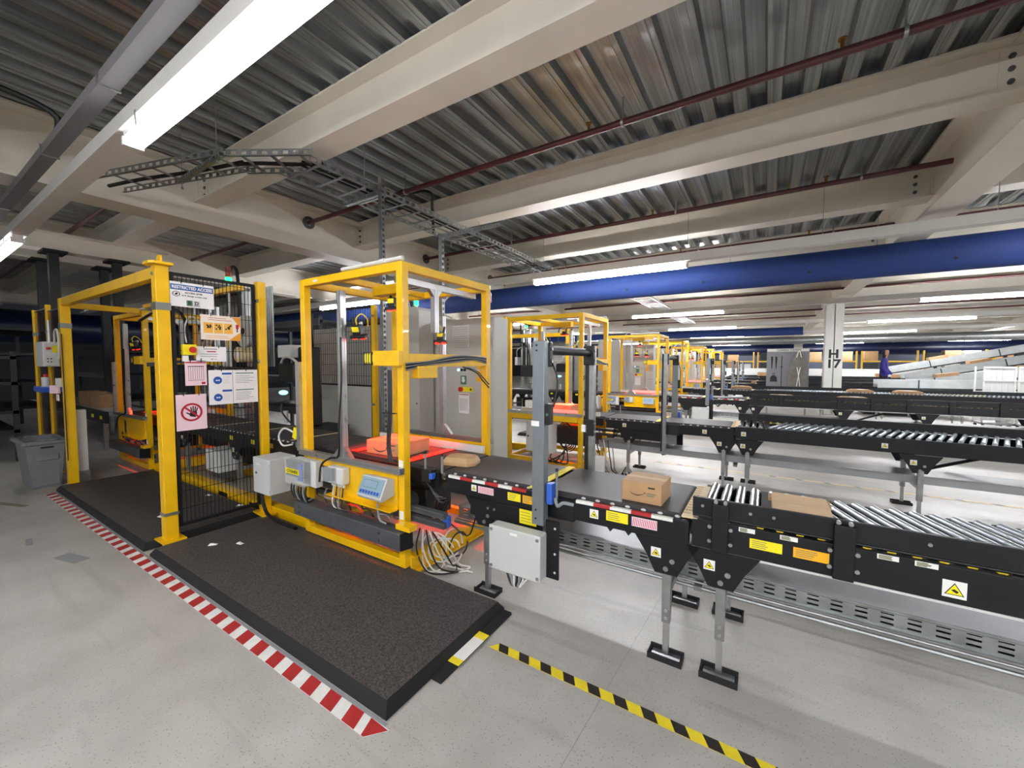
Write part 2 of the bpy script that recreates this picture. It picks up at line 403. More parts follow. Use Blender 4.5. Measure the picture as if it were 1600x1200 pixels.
def lamp(x0, y, label, group=None):
    x1 = x0+2.78
    t = thing('batten_lamp',label,'lamp',((x0+x1)/2,y,3.1),group)
    B().box(x0,x1,y-.045,y+.045,3.125,3.17).build('lamp_body','white_paint',t)
    b = B(); b.prism([(y-.052,3.128),(y-.058,3.105),(y-.045,3.078),(y+.045,3.078),(y+.058,3.105),(y+.052,3.128)],x0+.03,x1-.03,'x'); b.build('diffuser','tube_light',t)
    for xa,xb in ((x0,x0+.03),(x1-.03,x1)):
        B().box(xa,xb,y-.06,y+.06,3.075,3.135).build('end_cap','white_paint',t,bev=.004)
    for xa in (x0+.35,x1-.35): B().tube([(xa,y-.07,3.10),(xa,y-.075,3.19),(xa,y-.03,3.2)],.005,5,2).build('clip','aluminium',t)
    return t
L0 = lamp(LX[0], ROWS[0], 'long white tube lamp added behind the viewer as fill light', 'added fill lamps')
for ri, y in enumerate(ROWS):
    for li, x0 in enumerate(LX):
        if ri == 0 and li == 0: continue
        if ri < 2 and li not in (3,4,5): continue
        g = None
        if ri < 2: lab, g = 'long white tube lamp added behind the viewer as fill light','added fill lamps'
        elif ri == 2:
            lab = {3:'big glowing tube lamp slanting across the upper left corner',2:'glowing tube lamp cut off by the left edge of the view'}.get(li)
            if not lab: lab, g = 'glowing tube lamp of the overhead row outside the view','overhead row lamps'
        elif ri == 3:
            lab = {3:'glowing tube lamp in front of the blue air duct',2:'glowing tube lamp seen through the yellow frame above the mesh fence'}.get(li)
            if not lab: lab, g = 'glowing tube lamp of the row along the blue air duct','duct row lamps'
        elif ri == 4:
            lab = {3:'glowing tube lamp just below the blue air duct, left of the H 17 column',4:'glowing tube lamp just below the blue air duct, at the right edge'}.get(li)
            if not lab: lab, g = 'glowing tube lamp of the row behind the blue air duct','third row lamps'
        else: lab, g = 'distant glowing tube lamp, %s row from the viewer, %s lamp from the left'%(ORD[ri-2],ORD[li-2]),'distant tube lamps'
        if ri in (2,3) and li in (0,1): continue
        if ri >= 4 and li < 2: continue
        offs = [3.4,0] if ri < 2 else [0]  # added rows get twice the lamps for more fill
        for of in offs:
            c = copy_tree(L0,(x0-LX[0]+of,y-ROWS[0],0),label=lab,group=g)
            if ri < 3:
                for ch in c.children:
                    if ch.name.startswith('diffuser'): ch.material_slots[0].link = 'OBJECT'; ch.material_slots[0].material = MT['tube_light_near' if ri == 2 else 'tube_light_fill']
# ---------------------------------------------------------------- blue fabric air duct
def duct(name,label,p0,p1,r,m,holes=()):
    t = thing(name,label,'air duct',p0); b = B(); n = 40; d = Vector(p1)-Vector(p0)
    b.cyl(p0,p1,r,n); b.build('duct_skin',m,t)
    for hx in holes:
        hb = B(); hb.cyl((hx,p0[1]-r*.93,p0[2]-r*.38),(hx,p0[1]-r*.935,p0[2]-r*.385),.022,10); 
        hb = B(frame((hx,p0[1]-r*.915-.003,p0[2]-r*.42),(1,0,0),(0,-.42,.9))); hb.cyl((0,0,0),(0,0,.006),.022,12); hb.build('nozzle','black_plastic',t)
    return t
duct('fabric_air_duct','round royal blue fabric air duct hanging across the hall',(-17.9,8.35,3.14),(12,8.35,3.14),.245,'duct_blue',[-4.4,-3.9,-2.4,-1.0,.55,2.2])
duct('fabric_air_duct','blue fabric air duct far off near the cleaning station board',(-24,24.6,3.2),(1.5,24.6,3.2),.2,'duct_blue')
duct('fabric_air_duct','blue fabric air duct at the far end of the hall',(-24,40.5,2.75),(20,40.5,2.75),.5,'navy_dark')
b = B(); b.cyl((-18.6,-8,2.6),(-18.6,14,2.6),.5,28)
tag(b.build('fabric_air_duct','navy_dark'),'dark blue air duct at the far left behind the fence posts','air duct')
b = B(); b.cyl((-6,29,2.95),(20,29,2.95),.22,20)
for i in range(20): b.cyl((-6+1.3*i,29,2.95),(-5.96+1.3*i,29,2.95),.235,20)
tag(b.build('spiral_duct','galvanised'),'silver round ventilation duct with joint rings in the far hall','air duct')
# ---------------------------------------------------------------- red sprinkler pipes
def pipe(y, label, x0=-24, x1=20, z=3.9, group=None, heads=()):
    t = thing('sprinkler_pipe',label,'pipe',(0,y,z),group)
    B().cyl((x0,y,z),(x1,y,z),.032,12).build('pipe_run','pipe_red',t)
    for hx in heads:
        b = B(); b.cyl((hx,y,z+.03),(hx,y,z+.09),.014,8).cyl((hx,y,z+.09),(hx,y,z+.10),.03,10); b.build('sprinkler_head','brass',t)
    for hx in heads:
        b = B(); b.ring(.033,.04,-.012,.012,14); b.M = Matrix.Identity(4)
        r_ = B(Matrix.Translation((hx+.35,y,z))@Matrix.Rotation(math.pi/2,4,'Y')); r_.ring(.033,.041,-.012,.012,14).box(-.24,-.04,-.004,.004,-.008,.008); r_.build('pipe_hanger','galvanised',t)
    return t
pipe(4.0,'dark red sprinkler pipe, uppermost in the view, running under the corrugated deck',heads=(-4.6,-1.6,.42))
pipe(6.75,'dark red sprinkler pipe, second one behind the wide cream beam',heads=(-4.6,-1.6,.6))
pipe(9.25,'dark red sprinkler pipe, third one just above the blue air duct',heads=(-4.6,-1.6,.6))
for i,y in enumerate((11.7,14.2,16.7,19.2,21.6)): pipe(y,'thin dark red sprinkler pipe beyond the blue air duct, %s one behind it'%['first','second','third','fourth','fifth'][i],group='far sprinkler pipes',z=3.62)
pipe(1.9,'dark red sprinkler pipe in the bay left of the main girder',x0=-24,x1=-6.6,z=3.8)
# sleeves where the pipes cross the left girder
for i,(y,z) in enumerate(((4.0,3.9),(6.75,3.9),(9.25,3.9))):
    b = B(Matrix.Translation((-6.55,y,z))@Matrix.Rotation(math.pi/2,4,'Y')); b.ring(.05,.10,-.01,.014,20)
    tag(b.build('pipe_sleeve','dark_steel'),['dark sleeve ring where the uppermost red pipe enters the left girder','dark sleeve ring where the second red pipe enters the left girder','dark sleeve ring where the third red pipe enters the left girder'][i],'sleeve')
# ---------------------------------------------------------------- overhead cable ladders
def ladder(name,label,p0,p1,w,pitch=.28,h=.06,trays=()):
    t = thing(name,label,'cable tray',p0); p0 = Vector(p0); p1 = Vector(p1); L_ = (p1-p0).length
    M = frame(p0, p1-p0, Vector((0,0,1)))   # x along, y up, z sideways
    for s_ in (0,1):
        b = B(M); zc = s_*w
        b.box(0,L_,0,.012,zc-.004,zc+.004).box(0,L_,h-.012,h,zc-.004,zc+.004)
        b.box(0,L_,0,.003,min(zc,zc+(.02 if not s_ else -.02)),max(zc,zc+(.02 if not s_ else -.02)))
        k = int(L_/.1)
        for i in range(k+1): b.box(max(0,i*.1-.022),min(L_,i*.1+.022),.012,h-.012,zc-.003,zc+.003)
        b.build('side_rail','galvanised',t)
    k = max(1,int(L_/pitch)); rung = None
    for i in range(k):
        if rung is None:
            b = B(M); xx = .1; b.box(xx,xx+.03,.002,.014,.004,w-.004); rung = b.build('rung','galvanised',t)
        else: share(rung,t,None,(p1-p0).normalized()*pitch*i)
    for (zc,r,m) in trays:
        b = B(M); b.tube([(0,.02,zc),(L_*.3,.022,zc+.02),(L_*.7,.02,zc-.015),(L_,.02,zc)],r,6,3); b.build('cable',m,t)
    return t
ladder('cable_ladder','galvanised cable ladder running away above the near yellow frame',(-4.26,2.3,3.48),(-4.32,9.5,3.48),.52,trays=((.40,.016,'cable_black'),(.32,.012,'cable_black'),(.2,.014,'cable_grey')))
ladder('cable_tray','galvanised cable tray bend beside the big lamp',(-3.66,2.28,3.5),(-4.4,1.84,3.5),.36,trays=((.2,.02,'cable_black'),))
ladder('cable_tray','galvanised cable tray along the left girder behind the big lamp',(-4.35,1.83,3.5),(-6.2,1.30,3.5),.34,trays=((.2,.02,'cable_black'),))
ladder('cable_tray','galvanised cable tray at the upper left corner beyond the big lamp',(-5.3,.55,3.62),(-5.3,-2.0,3.62),.42,trays=((.15,.02,'cable_black'),))
ladder('cable_ladder','galvanised cable ladder in the far hall above the yellow frames',(-3.2,10.4,3.35),(-3.2,20,3.35),.5)
# struts carrying the ladder
def strut(name,label,segs,w=.041):
    t = thing(name,label,'strut',segs[0][0])
    for a,b_ in segs:
        a = Vector(a); b_ = Vector(b_); d = b_-a; L_ = d.length; M = frame(a,d,Vector((0,0,1)) if abs(d.normalized().z)<.9 else Vector((0,1,0)))
        q = B(M); q.box(0,L_,-w/2,-w/2+.003,-w/2,w/2).box(0,L_,w/2-.003,w/2,-w/2,w/2)
        q.box(0,L_,-w/2,-w/4,w/2-.003,w/2).box(0,L_,w/4,w/2,w/2-.003,w/2)
        for i in range(int(L_/.06)+1): q.box(i*.06,min(L_,i*.06+.03),-w/4,w/4,w/2-.003,w/2)
        q.box(0,L_,-w/2,-w/4,-w/2,-w/2+.003).box(0,L_,w/4,w/2,-w/2,-w/2+.003)
        for i in range(int(L_/.06)+1): q.box(i*.06,min(L_,i*.06+.03),-w/4,w/4,-w/2,-w/2+.003)
        q.build('channel','galvanised',t)
    return t
strut('strut_channel','tall perforated strut rising behind the near yellow frame to the cable ladder',[((-3.7,3.12,0),(-3.7,3.12,3.62)),((-4.35,3.12,3.46),(-3.68,3.12,3.46))],.05)
strut('strut_channel','perforated strut with arm reaching the ladder, behind the red pipe end',[((-3.02,3.35,0),(-3.02,3.35,2.95)),((-3.04,3.35,2.93),(-2.9,4.3,3.3))],.045)
strut('strut_channel','short strut bracket under the tray bend beside the big lamp',[((-5.3,1.82,3.47),(-4.3,1.80,3.47))])
def rods(pts, label, group):
    for (x,y,z) in pts:
        b = B(); b.cyl((x,y,z),(x,y,4.13),.004,6).cyl((x,y,z-.0),(x,y,z+.02),.011,6)
        tag(b.build('hanger_rod','galvanised'),label,'rod',group)
rods([(-5.25,1.82,3.38),(-4.4,1.80,3.42),(-3.7,2.9,3.4),(-3.75,5.0,3.4),(-4.3,5.0,3.4),(-3.8,7.2,3.4)],'thin threaded rod holding up the near cable ladder','ladder hanger rods')
rods([(-1.1,6.95,3.3),(.6,6.95,3.3),(2.2,6.95,3.3),(-2.4,8.35,3.38),(-.6,8.35,3.38),(1.4,8.35,3.38)],'thin wire hanging the trunk and duct from the deck','trunk hanger wires')
# grey cable trunking at the upper left
t = thing('cable_trunking','grey closed cable trunking running left of the big lamp','trunking',(-9,.9,3.3))
B().box(-16,2,.83,.925,3.3,3.37).build('trunk_body','trunk_grey',t); 
for xx in (-7.4,-5.2,-3.6,-2.2): B().box(xx,xx+.02,.82,.935,3.294,3.376).build('joint_strap','galvanised',t)
B().tube([(-5.0,.9,3.42),(-5.0,.86,3.6),(-5.02,.4,3.66),(-5.05,-.4,3.66)],.025,8).build('drop_cable','cable_black',t)
# black drop cables from the deck to the near ladder
t = thing('drop_cable','thick black cable looping down from the deck to the cable ladder','cable',(-3.9,4.4,3.5))
B().tube([(-4.3,4.6,3.5),(-4.28,4.55,3.9),(-4.25,4.5,4.05),(-4.4,4.45,4.1),(-4.8,4.4,4.1)],.02,8).build('cable_run','cable_black',t)
# black hanging posts at the left
for (x_,y_,lab) in ((-11.1,1.7,'leftmost black hanging post under the dark girder'),(-10.1,1.68,'black hanging post second from the left under the dark girder'),(-11.05,2.5,'black hanging post third from the left, above the portal beam'),(-10.1,2.46,'black hanging post nearest the portal corner post')):
    t = thing('hanging_post',lab,'post',(x_,y_,0)); B().box(x_-.06,x_+.06,y_-.06,y_+.06,1.05,3.36).build('post_shaft','black_plastic',t); B().box(x_-.2,x_+.2,y_-.14,y_+.14,3.36,3.40).build('head_plate','black_paint',t)
# ================================================================== FLOOR MATS AND TAPES
def floor_mat(x0,x1,label):
    y0,y1,z1 = 1.12,2.05,.066; t = thing('anti_fatigue_mat',label,'mat',((x0+x1)/2,1.6,0)); e = .03
    B().add([(x0+e,y0+e,z1),(x1-e,y0+e,z1),(x1-e,y1-e,z1),(x0+e,y1-e,z1),(x0+e,y0+e,.05),(x1-e,y0+e,.05),(x1-e,y1-e,.05),(x0+e,y1-e,.05)],
            [(0,1,2,3),(7,6,5,4),(0,4,5,1),(1,5,6,2),(2,6,7,3),(3,7,4,0)]).build('tread','mat_rubber',t)
    B().add([(x0,y0,.004),(x1,y0,.004),(x1,y1,.004),(x0,y1,.004),(x0,y0,.02),(x1,y0,.02),(x1,y1,.02),(x0,y1,.02),(x0+e,y0+e,.064),(x1-e,y0+e,.064),(x1-e,y1-e,.064),(x0+e,y1-e,.064)],
            [(3,2,1,0),(0,1,5,4),(1,2,6,5),(2,3,7,6),(3,0,4,7),(4,5,9,8),(5,6,10,9),(6,7,11,10),(7,4,8,11),(8,9,10,11)]).build('bevelled_border','rubber',t)
    return t
m1 = floor_mat(-4.13,-1.345,'thick dark grey rubber mat in front of the near yellow frame')
m2 = floor_mat(-7.2,-4.27,'dark grey rubber mat running through the yellow portal')
# black edge strip poking out under the mat end with its yellow and white sticker
t = thing('edge_strip','flat black strip with yellow and white sticker under the mat end','strip',(-1.31,1.7,0))
B().box(-1.36,-1.285,1.40,2.04,0,.016).build('strip_body','rubber',t)
B().box(-1.345,-1.275,1.54,1.78,.016,.018).build('white_sticker','sticker_white',t); B().box(-1.345,-1.275,1.52,1.56,.0165,.0188).build('yellow_sticker','tape_yellow',t); B().box(-1.345,-1.275,1.74,1.79,.0165,.0188).build('yellow_sticker','tape_yellow',t)
# red and white hazard tape
t = thing('hazard_tape','red and white striped floor tape along the mats','floor tape',(-4.2,1.06,0))
B().prism([(-7.12,1.02),(-1.37,1.02),(-1.30,1.10),(-7.12,1.10)],.0008,.0018).build('tape_base','white_tape',t)
st = B().prism([(-7.1,1.021),(-7.015,1.021),(-7.045,1.099),(-7.13,1.099)],.0018,.0026).build('red_stripe','red_paint',t)
for i in range(1,36): share(st,t,None,(.1595*i,0,0))
B().prism([(-1.385,1.021),(-1.37,1.021),(-1.305,1.095),(-1.415,1.099)],.0018,.0026).build('red_stripe','red_paint',t)
tag(B().box(-7.15,-1.33,1.102,1.118,.0005,.0012).build('tape_residue','print_grey'),'grey strip of old tape residue between mat and striped tape','floor tape')
# yellow and black hazard tape
t = thing('hazard_tape','yellow and black striped floor tape in front of the conveyor legs','floor tape',(0,1.76,0))
B().prism([(-1.24,1.735),(2.4,1.735),(2.4,1.79),(-1.20,1.79)],.0008,.0018).build('tape_base','tape_yellow',t)
st = B().prism([(-1.175,1.736),(-1.115,1.736),(-1.145,1.789),(-1.205,1.789)],.0018,.0026).build('black_stripe','tape_black',t)
for i in range(1,27): share(st,t,None,(.128*i,0,0))
def dashes(y,label,x0,x1,org):
    t = thing('hazard_tape',label,'floor tape',org); B().box(x0,x1,y-.028,y+.028,.0008,.0016).build('tape_base','print_amber' if 0 else 'beige_roll',t)
    s0 = B().prism([(x0+.1,y-.027),(x0+.17,y-.027),(x0+.14,y+.027),(x0+.07,y+.027)],.0016,.0024).build('black_stripe','print_grey',t)
    i = 1
    while x0+.1+i*.3 < x1: share(s0,t,None,(.3*i,0,0)); i += 1
dashes(6.56,'faded yellow dashed floor tape behind the second conveyor line',-1.5,5.2,(1,6.56,0))
tag(B(Matrix.Translation((-4.62,.78,0))@Matrix.Rotation(.25,4,'Z')).box(-.14,.14,-.05,.05,.0005,.0015).build('tape_patch','print_grey'),'worn grey tape patch on the floor beside the striped tape','tape patch')
tag(B(Matrix.Translation((-5.35,.66,0))@Matrix.Rotation(-.1,4,'Z')).box(-.1,.1,-.02,.02,.0005,.0015).build('tape_patch','print_grey'),'thin worn tape scrap on the floor left of the tape patch','tape patch')
tag(B(Matrix.Translation((-7.0,.72,0))@Matrix.Rotation(.35,4,'Z')).box(-.35,.3,-.03,.03,.0005,.0015).build('tape_patch','print_olive'),'faded yellowish tape mark on the floor in front of the bin','tape patch')
tag(B(Matrix.Translation((-7.6,.45,0))@Matrix.Rotation(.35,4,'Z')).box(-.5,.4,-.02,.02,.0005,.0015).build('tape_patch','print_grey'),'dark scraped tape line on the floor left of the bin','tape patch')
for (x_,y_,r_,lab) in ((-4.9,1.42,.3,'small torn paper scrap on the mat left of the portal post'),(-3.78,1.42,.9,'small paper scrap on the mat near the fence foot'),(-3.62,1.55,.2,'paper scrap on the mat nearest the grey enclosure'),(-5.25,1.95,.5,'crumpled paper scrap beside the yellow base beam, left one'),(-4.6,1.98,1.1,'crumpled paper scrap beside the yellow base beam, right one')):
    b = B(Matrix.Translation((x_,y_,.067))@Matrix.Rotation(r_,4,'Z')); b.add([(-.03,-.012,0),(.03,-.014,.002),(.036,.012,.001),(-.02,.014,.01),(0,0,.014),(-.03,-.012,-.0008),(.03,-.014,-.0005),(.036,.012,-.0005),(-.02,.014,-.0005)],[(0,1,4),(1,2,4),(2,3,4),(3,0,4),(5,8,7,6),(0,5,6,1),(1,6,7,2),(2,7,8,3),(3,8,5,0)])
    tag(b.build('paper_scrap','paper'),lab,'paper')
# ================================================================== PORTAL, FENCE AND SIGNS
t = thing('guard_portal','tall yellow steel portal standing over the mat','portal',(-5.7,1.28,0))
for (px_,py_,zt) in ((-4.2,1.28,2.34),(-7.28,1.28,2.33)):
    b = B().box(px_-.045,px_+.045,py_-.045,py_+.045,.0,zt); p = b.build('post','yellow_paint',t,bev=.004)
    B().prism([(px_-.10,py_-.08),(px_+.10,py_-.08),(px_+.10,py_+.08),(px_-.10,py_+.08)],0 if px_<-5 else .067,.012 if px_<-5 else .079).build('foot_plate','yellow_paint',p)
    q = B().box(px_-.05,px_+.05,py_-.05,py_+.05,1.98,2.04) if px_>-5 else B().box(px_-.05,px_+.05,py_-.05,py_+.05,1.97,2.03); q.build('clamp_band','galvanised',p)
    if px_ > -5:
        B().box(px_-.05,px_+.05,py_-.05,py_+.05,.28,.305).build('clamp_band','galvanised',p)
        B().prism([(px_-.10,py_-.06),(px_-.06,py_-.09),(px_+.06,py_-.09),(px_+.10,py_-.06),(px_+.10,py_+.06),(px_-.10,py_+.06)],zt,zt+.02).build('cap_plate','yellow_paint',p)
        b = B().prism([(px_-.035,zt+.02),(px_+.035,zt+.02),(px_+.035,zt+.07),(px_+.02,zt+.085),(px_-.02,zt+.085),(px_-.035,zt+.07)],py_-.008,py_+.008,'y'); b.build('lifting_lug','yellow_paint',p)
        b = B(); b.cyl((px_-.0,py_-.046,zt-.07),(px_,py_-.056,zt-.07),.014,10); b.build('bolt','galvanised',p)
B().box(-7.235,-4.245,1.245,1.315,2.24,2.33).build('top_beam','yellow_paint',t,bev=.004)
B().box(-7.31,-7.25,1.325,1.975,2.22,2.29).build('side_beam','yellow_paint',t,bev=.003)
B().box(-7.15,-4.5,1.98,2.04,2.285,2.335).build('rear_beam','yellow_paint',t,bev=.003)
for xx in (-7.235,): 
    B().box(xx,xx+.018,1.232,1.238,.35,1.9).build('slot_strip','black_plastic',t); B().box(xx-.03,xx-.012,1.232,1.238,.35,1.9).build('slot_strip','black_plastic',t)
B().box(-7.262,-7.235,1.231,1.236,.35,1.9).build('light_curtain','yellow_paint',t)
B().tube([(-7.0,1.9,2.1),(-6.6,1.95,2.2),(-6.0,1.98,2.18),(-5.75,2.0,1.9),(-5.7,2.0,1.4)],.018,8).build('hose','cable_black',t)
def fence_panel(label,p0,p1,z0,z1,sheet=None,pitch=.03):
    p0 = Vector(p0+(0,)); p1 = Vector(p1+(0,)); L_ = (p1-p0).length; M = frame((p0.x,p0.y,0),p1-p0,(0,0,1))
    t = thing('mesh_fence',label,'fence',((p0.x+p1.x)/2,(p0.y+p1.y)/2,z0)); f = .012
    for (a,b_,c,d) in ((0,.025,z0,z1),(L_-.025,L_,z0,z1)): B(M).box(a,b_,c,d,-f,f).build('stile','black_paint',t)
    for (c,d) in ((z0,z0+.025),(z1-.025,z1)): B(M).box(.025,L_-.025,c,d,-f,f).build('frame_rail','black_paint',t)
    zs = z0+.025
    if sheet:
        B(M).box(.025,L_-.025,z0+.025,sheet,-.004,.004).build('sheet_panel','cabinet_grey',t); B(M).box(.025,L_-.025,sheet,sheet+.02,-f,f).build('frame_rail','black_paint',t); zs = sheet+.02
    w = B(M); i = .025+pitch
    while i < L_-.03: w.box(i-.0022,i+.0022,zs,z1-.025,-.002,.002); i += pitch
    z = zs+.12
    while z < z1-.03: w.box(.025,L_-.025,z-.0022,z+.0022,-.005,-.001); z += .15
    w.build('wire_mesh','black_paint',t,kind='stuff'); return t
fence_panel('black wire mesh fence panel covered with signs beside the portal post',(-4.18,1.335),(-4.18,1.985),.16,2.30)
t = thing('fence_post','yellow fence post between the sign panel and the grey enclosure','post',(-4.18,2.03,0))
B().box(-4.22,-4.14,2.0,2.07,0,2.33).build('post_shaft','yellow_paint',t,bev=.003); B().prism([(-4.28,1.96),(-4.06,1.94),(-4.02,2.05),(-4.1,2.11),(-4.28,2.11)],.067,.08).build('foot_plate','yellow_paint',t)
for z in (.35,1.55,2.13): 
    B().box(-4.215,-4.135,1.992,1.999,z,z+.03).build('clip','galvanised',t); B().cyl((-4.16,1.985,z+.015),(-4.16,1.999,z+.015),.012,8).build('bolt','chrome',t)
B().tube([(-4.14,1.99,.62),(-4.12,1.97,.4),(-4.05,1.95,.2),(-3.9,1.94,.1),(-3.5,1.95,.08)],.016,8).build('hose','cable_black',t)
FX = -4.166
def sign(name,label,y0,y1,z0,z1,m,th=.003,bend=0):
    M = frame((FX,(y0+y1)/2,(z0+z1)/2),(0,1,0),(0,0,1)); w,h = (y1-y0)/2,(z1-z0)/2
    t = thing(name,label,'sign',(FX,(y0+y1)/2,z0)); b = B(M); b.box(-w,w,-h,h,-th,0); b.build('sheet',m,t)
    for sx in (-.5,.5): B(M).box(sx*w-.003,sx*w+.003,h-.012,h+.02,0,.003).build('cable_tie','black_plastic',t)
    return t,M,w,h
def flat(M,m,t,x0,x1,y0,y1,name='print_block',z=.0006): return B(M).box(x0,x1,y0,y1,0,z).build(name,m,t)
def lines(M,t,x0,x1,ys,m='print_grey',h=.003,seed=1):
    rnd = random.Random(seed); b = B(M)
    for y in ys: b.box(x0,x0+(x1-x0)*rnd.uniform(.7,1),y-h/2,y+h/2,0,.0006)
    return b.build('text_lines',m,t,kind='stuff')
T_ = Matrix.Translation
# restricted access board
t,M,w,h = sign('restricted_access_sign','white RESTRICTED ACCESS sign with blue band and letters B D',1.33,1.642,2.022,2.226,'paper')
flat(M,'print_blue',t,-w+.004,w-.004,h-.066,h-.02)
text('RESTRICTED ACCESS',.036,M@T_((0,h-.044,.001)),'paper',t,w=.285,bold=.0012); text('ACCESS LEVEL',.019,M@T_((.01,h-.085,.001)),'print_black',t,w=.13,bold=.0006)
text('B-D Badge access only',.014,M@T_((.015,h-.110,.001)),'print_black',t,w=.18,bold=.0004)
b = B(M@T_((-w+.042,h-.1,0))); b.ring(.019,.024,0,.0008,20,1.1,.9); b.build('emblem_ring','print_black',t); b = B(M@T_((-w+.042,h-.1,0))); b.prism([(-.012,-.004),(.0,-.012),(.012,0),(.006,.011),(-.004,.006)],0,.0008); b.build('emblem','print_black',t)
flat(M,'print_green',t,-.045,-.002,-h+.012,-h+.058); flat(M,'light_grey',t,.004,.05,-h+.012,-h+.058)
flat(M,'print_olive',t,.004,.05,-h+.012,-h+.018); text('B',.042,M@T_((-.0235,-h+.036,.0012)),'print_black',t,bold=.001); text('D',.042,M@T_((.027,-h+.036,.0012)),'print_black',t,bold=.001)
# orange instruction poster
t,M,w,h = sign('instruction_poster','cream and orange poster with three pictures on the fence',1.535,1.85,1.755,1.974,'paper_cream')
b = B(M); b.prism([(-w,h-.02),(-w,h-.05),(w*.0-.15,h-.02)],0,.0007); b.build('print_corner','print_amber',t)
b = B(M); b.prism([(w-.07,h-.004),(w,h-.004),(w,h-.10),(w-.03,h-.06)],0,.0006); b.build('print_corner','print_orange',t); b = B(M); b.prism([(w-.10,-h),(w,-h),(w,-h+.08)],0,.0006); b.build('print_corner','print_orange',t)
for i in range(3):
    x = -.135+i*.078; flat(M,'print_amber',t,x,x+.07,-.05,.042,'picture')
    rnd = random.Random(i); b = B(M)
    for k in range(7): a,c = rnd.uniform(x+.008,x+.05),rnd.uniform(-.018,.022); b.box(a,a+.013,c,c+.012,.0006,.001)
    b.build('picture_detail','print_red' if i==9 else 'tape_black',t,kind='stuff')
flat(M,'print_red',t,.118,.142,.0,.04,'picture_detail'); flat(M,'print_black',t,.124,.134,-.03,.0,'picture_detail')
lines(M,t,-.1,.09,(.085,.068),'print_red',.004); lines(M,t,-.12,.1,(-.075,-.09),'print_orange',.004,3)
# small white notice
t,M,w,h = sign('notice_sheet','small white notice with red headline next to the emergency stop',1.495,1.725,1.562,1.694,'paper')
lines(M,t,-.06,.08,(.045,),'print_black',.005); flat(M,'print_red',t,-.035,.035,.018,.027); lines(M,t,-.085,.09,(.0,-.02),'print_grey',.005,4); b = B(M); b.prism([(-.01,-.038),(.0,-.05),(.02,-.038),(.0,-.044)],0,.0008); b.build('print_mark','print_black',t); lines(M,t,.02,.05,(-.044,),'print_grey',.004)
# pink table sheet
t,M,w,h = sign('table_sheet','pale pink sheet with bar columns and dark red top line',1.412,1.568,1.355,1.57,'paper_pink')
flat(M,'print_red',t,-w+.004,w-.004,h-.022,h-.012); flat(M,'print_black',t,-w+.02,w-.02,h-.052,h-.046)
for i in range(8): flat(M,'print_grey',t,-w+.022+i*.0155,-w+.026+i*.0155,-h+.05,h-.052,'column_line')
flat(M,'print_black',t,-w+.02,w-.02,-h+.044,-h+.047); flat(M,'print_red',t,w-.04,w-.012,-h+.01,-h+.03)
# big blue and white document
t,M,w,h = sign('safety_sheet','white laminated safety sheet with two blue round mandatory symbols',1.58,1.985,1.176,1.486,'paper')
flat(M,'print_grey',t,-.014,-.010,-h+.006,h-.006)
for q in (0,1):
    yy = .075-q*.155
    b = B(M@T_((-w+.07,yy-.012,0))); b.cyl((0,0,0),(0,0,.0008),.034,24); b.build('mandatory_disc','print_deep_blue',t)
    b = B(M@T_((-w+.07,yy-.012,0))); b.cyl((-.008,0,.0008),(-.008,0,.0014),.007,10).cyl((.01,0,.0008),(.01,0,.0014),.007,10).box(-.008,.01,-.004,-.001,.0008,.0013); b.build('symbol','paper',t,kind='stuff')
    flat(M,'print_deep_blue',t,-w+.105,-.02,yy+.038,yy+.056); flat(M,'print_green',t,.012,w-.035,yy+.045,yy+.054); lines(M,t,-w+.11,-.03,[yy+.02-.014*i for i in range(5)],'light_grey',.004,q); lines(M,t,.012,w-.03,[yy+.025-.016*i for i in range(5)],'print_grey',.004,q+8)
# prohibition sign
t,M,w,h = sign('prohibition_sign','pink no touching sign with red ring and black hand',1.339,1.558,.974,1.28,'paper_pink')
Mr = M@T_((0,.0,0)); b = B(Mr); b.ring(.062,.078,0,.0012,40); b.build('prohibition_ring','print_red',t)
hb = B(Mr@T_((.012,-.005,0))); hb.prism([(-.026,-.03),(.014,-.04),(.026,-.01),(.022,.012),(-.018,.012),(-.03,-.008)],0,.0009); hb.build('palm','print_black',t)
for (x,a,l) in ((-.014,.10,.042),(-.002,.0,.050),(.010,-.12,.046),(.020,-.3,.036)):
    b = B(Mr@T_((.012+x,.004,0))@Matrix.Rotation(a,4,'Z')); b.prism([(-.0045,0),(.0045,0),(.0045,l-.006),(.002,l),(-.002,l),(-.0045,l-.006)],0,.0009); b.build('finger','print_black',t)
b = B(Mr@T_((-.012,-.02,0))@Matrix.Rotation(.95,4,'Z')); b.prism([(-.005,0),(.005,0),(.005,.03),(0,.036),(-.005,.03)],0,.0009); b.build('thumb','print_black',t)
b = B(Mr@Matrix.Rotation(math.radians(-42),4,'Z')); b.box(-.066,.066,-.007,.007,.0008,.0016); b.build('prohibition_bar','print_red',t)
# emergency stop
t = thing('emergency_stop','yellow emergency stop box with red mushroom button on the fence','switch',(FX,1.45,1.615)); M = frame((FX,1.45,1.662),(0,1,0),(0,0,1))
B(M).box(-.05,.05,-.045,.045,-.06,.012).build('housing','sticker_yellow',t,bev=.004); b = B(M@T_((.012,0,0))); b.cyl((0,0,.012),(0,0,.03),.014,14).cyl((0,0,.03),(0,0,.044),.027,18,.024); b.build('mushroom_button','red_plastic',t)
B().tube([(FX-.03,1.44,1.72),(FX-.03,1.43,1.85),(FX-.04,1.48,1.95),(FX-.04,1.55,1.9)],.006,6).build('cable','cable_white',t)
B(M).box(-.05,-.01,-.1,-.05,-.02,.004).build('tag','sticker_white',t)
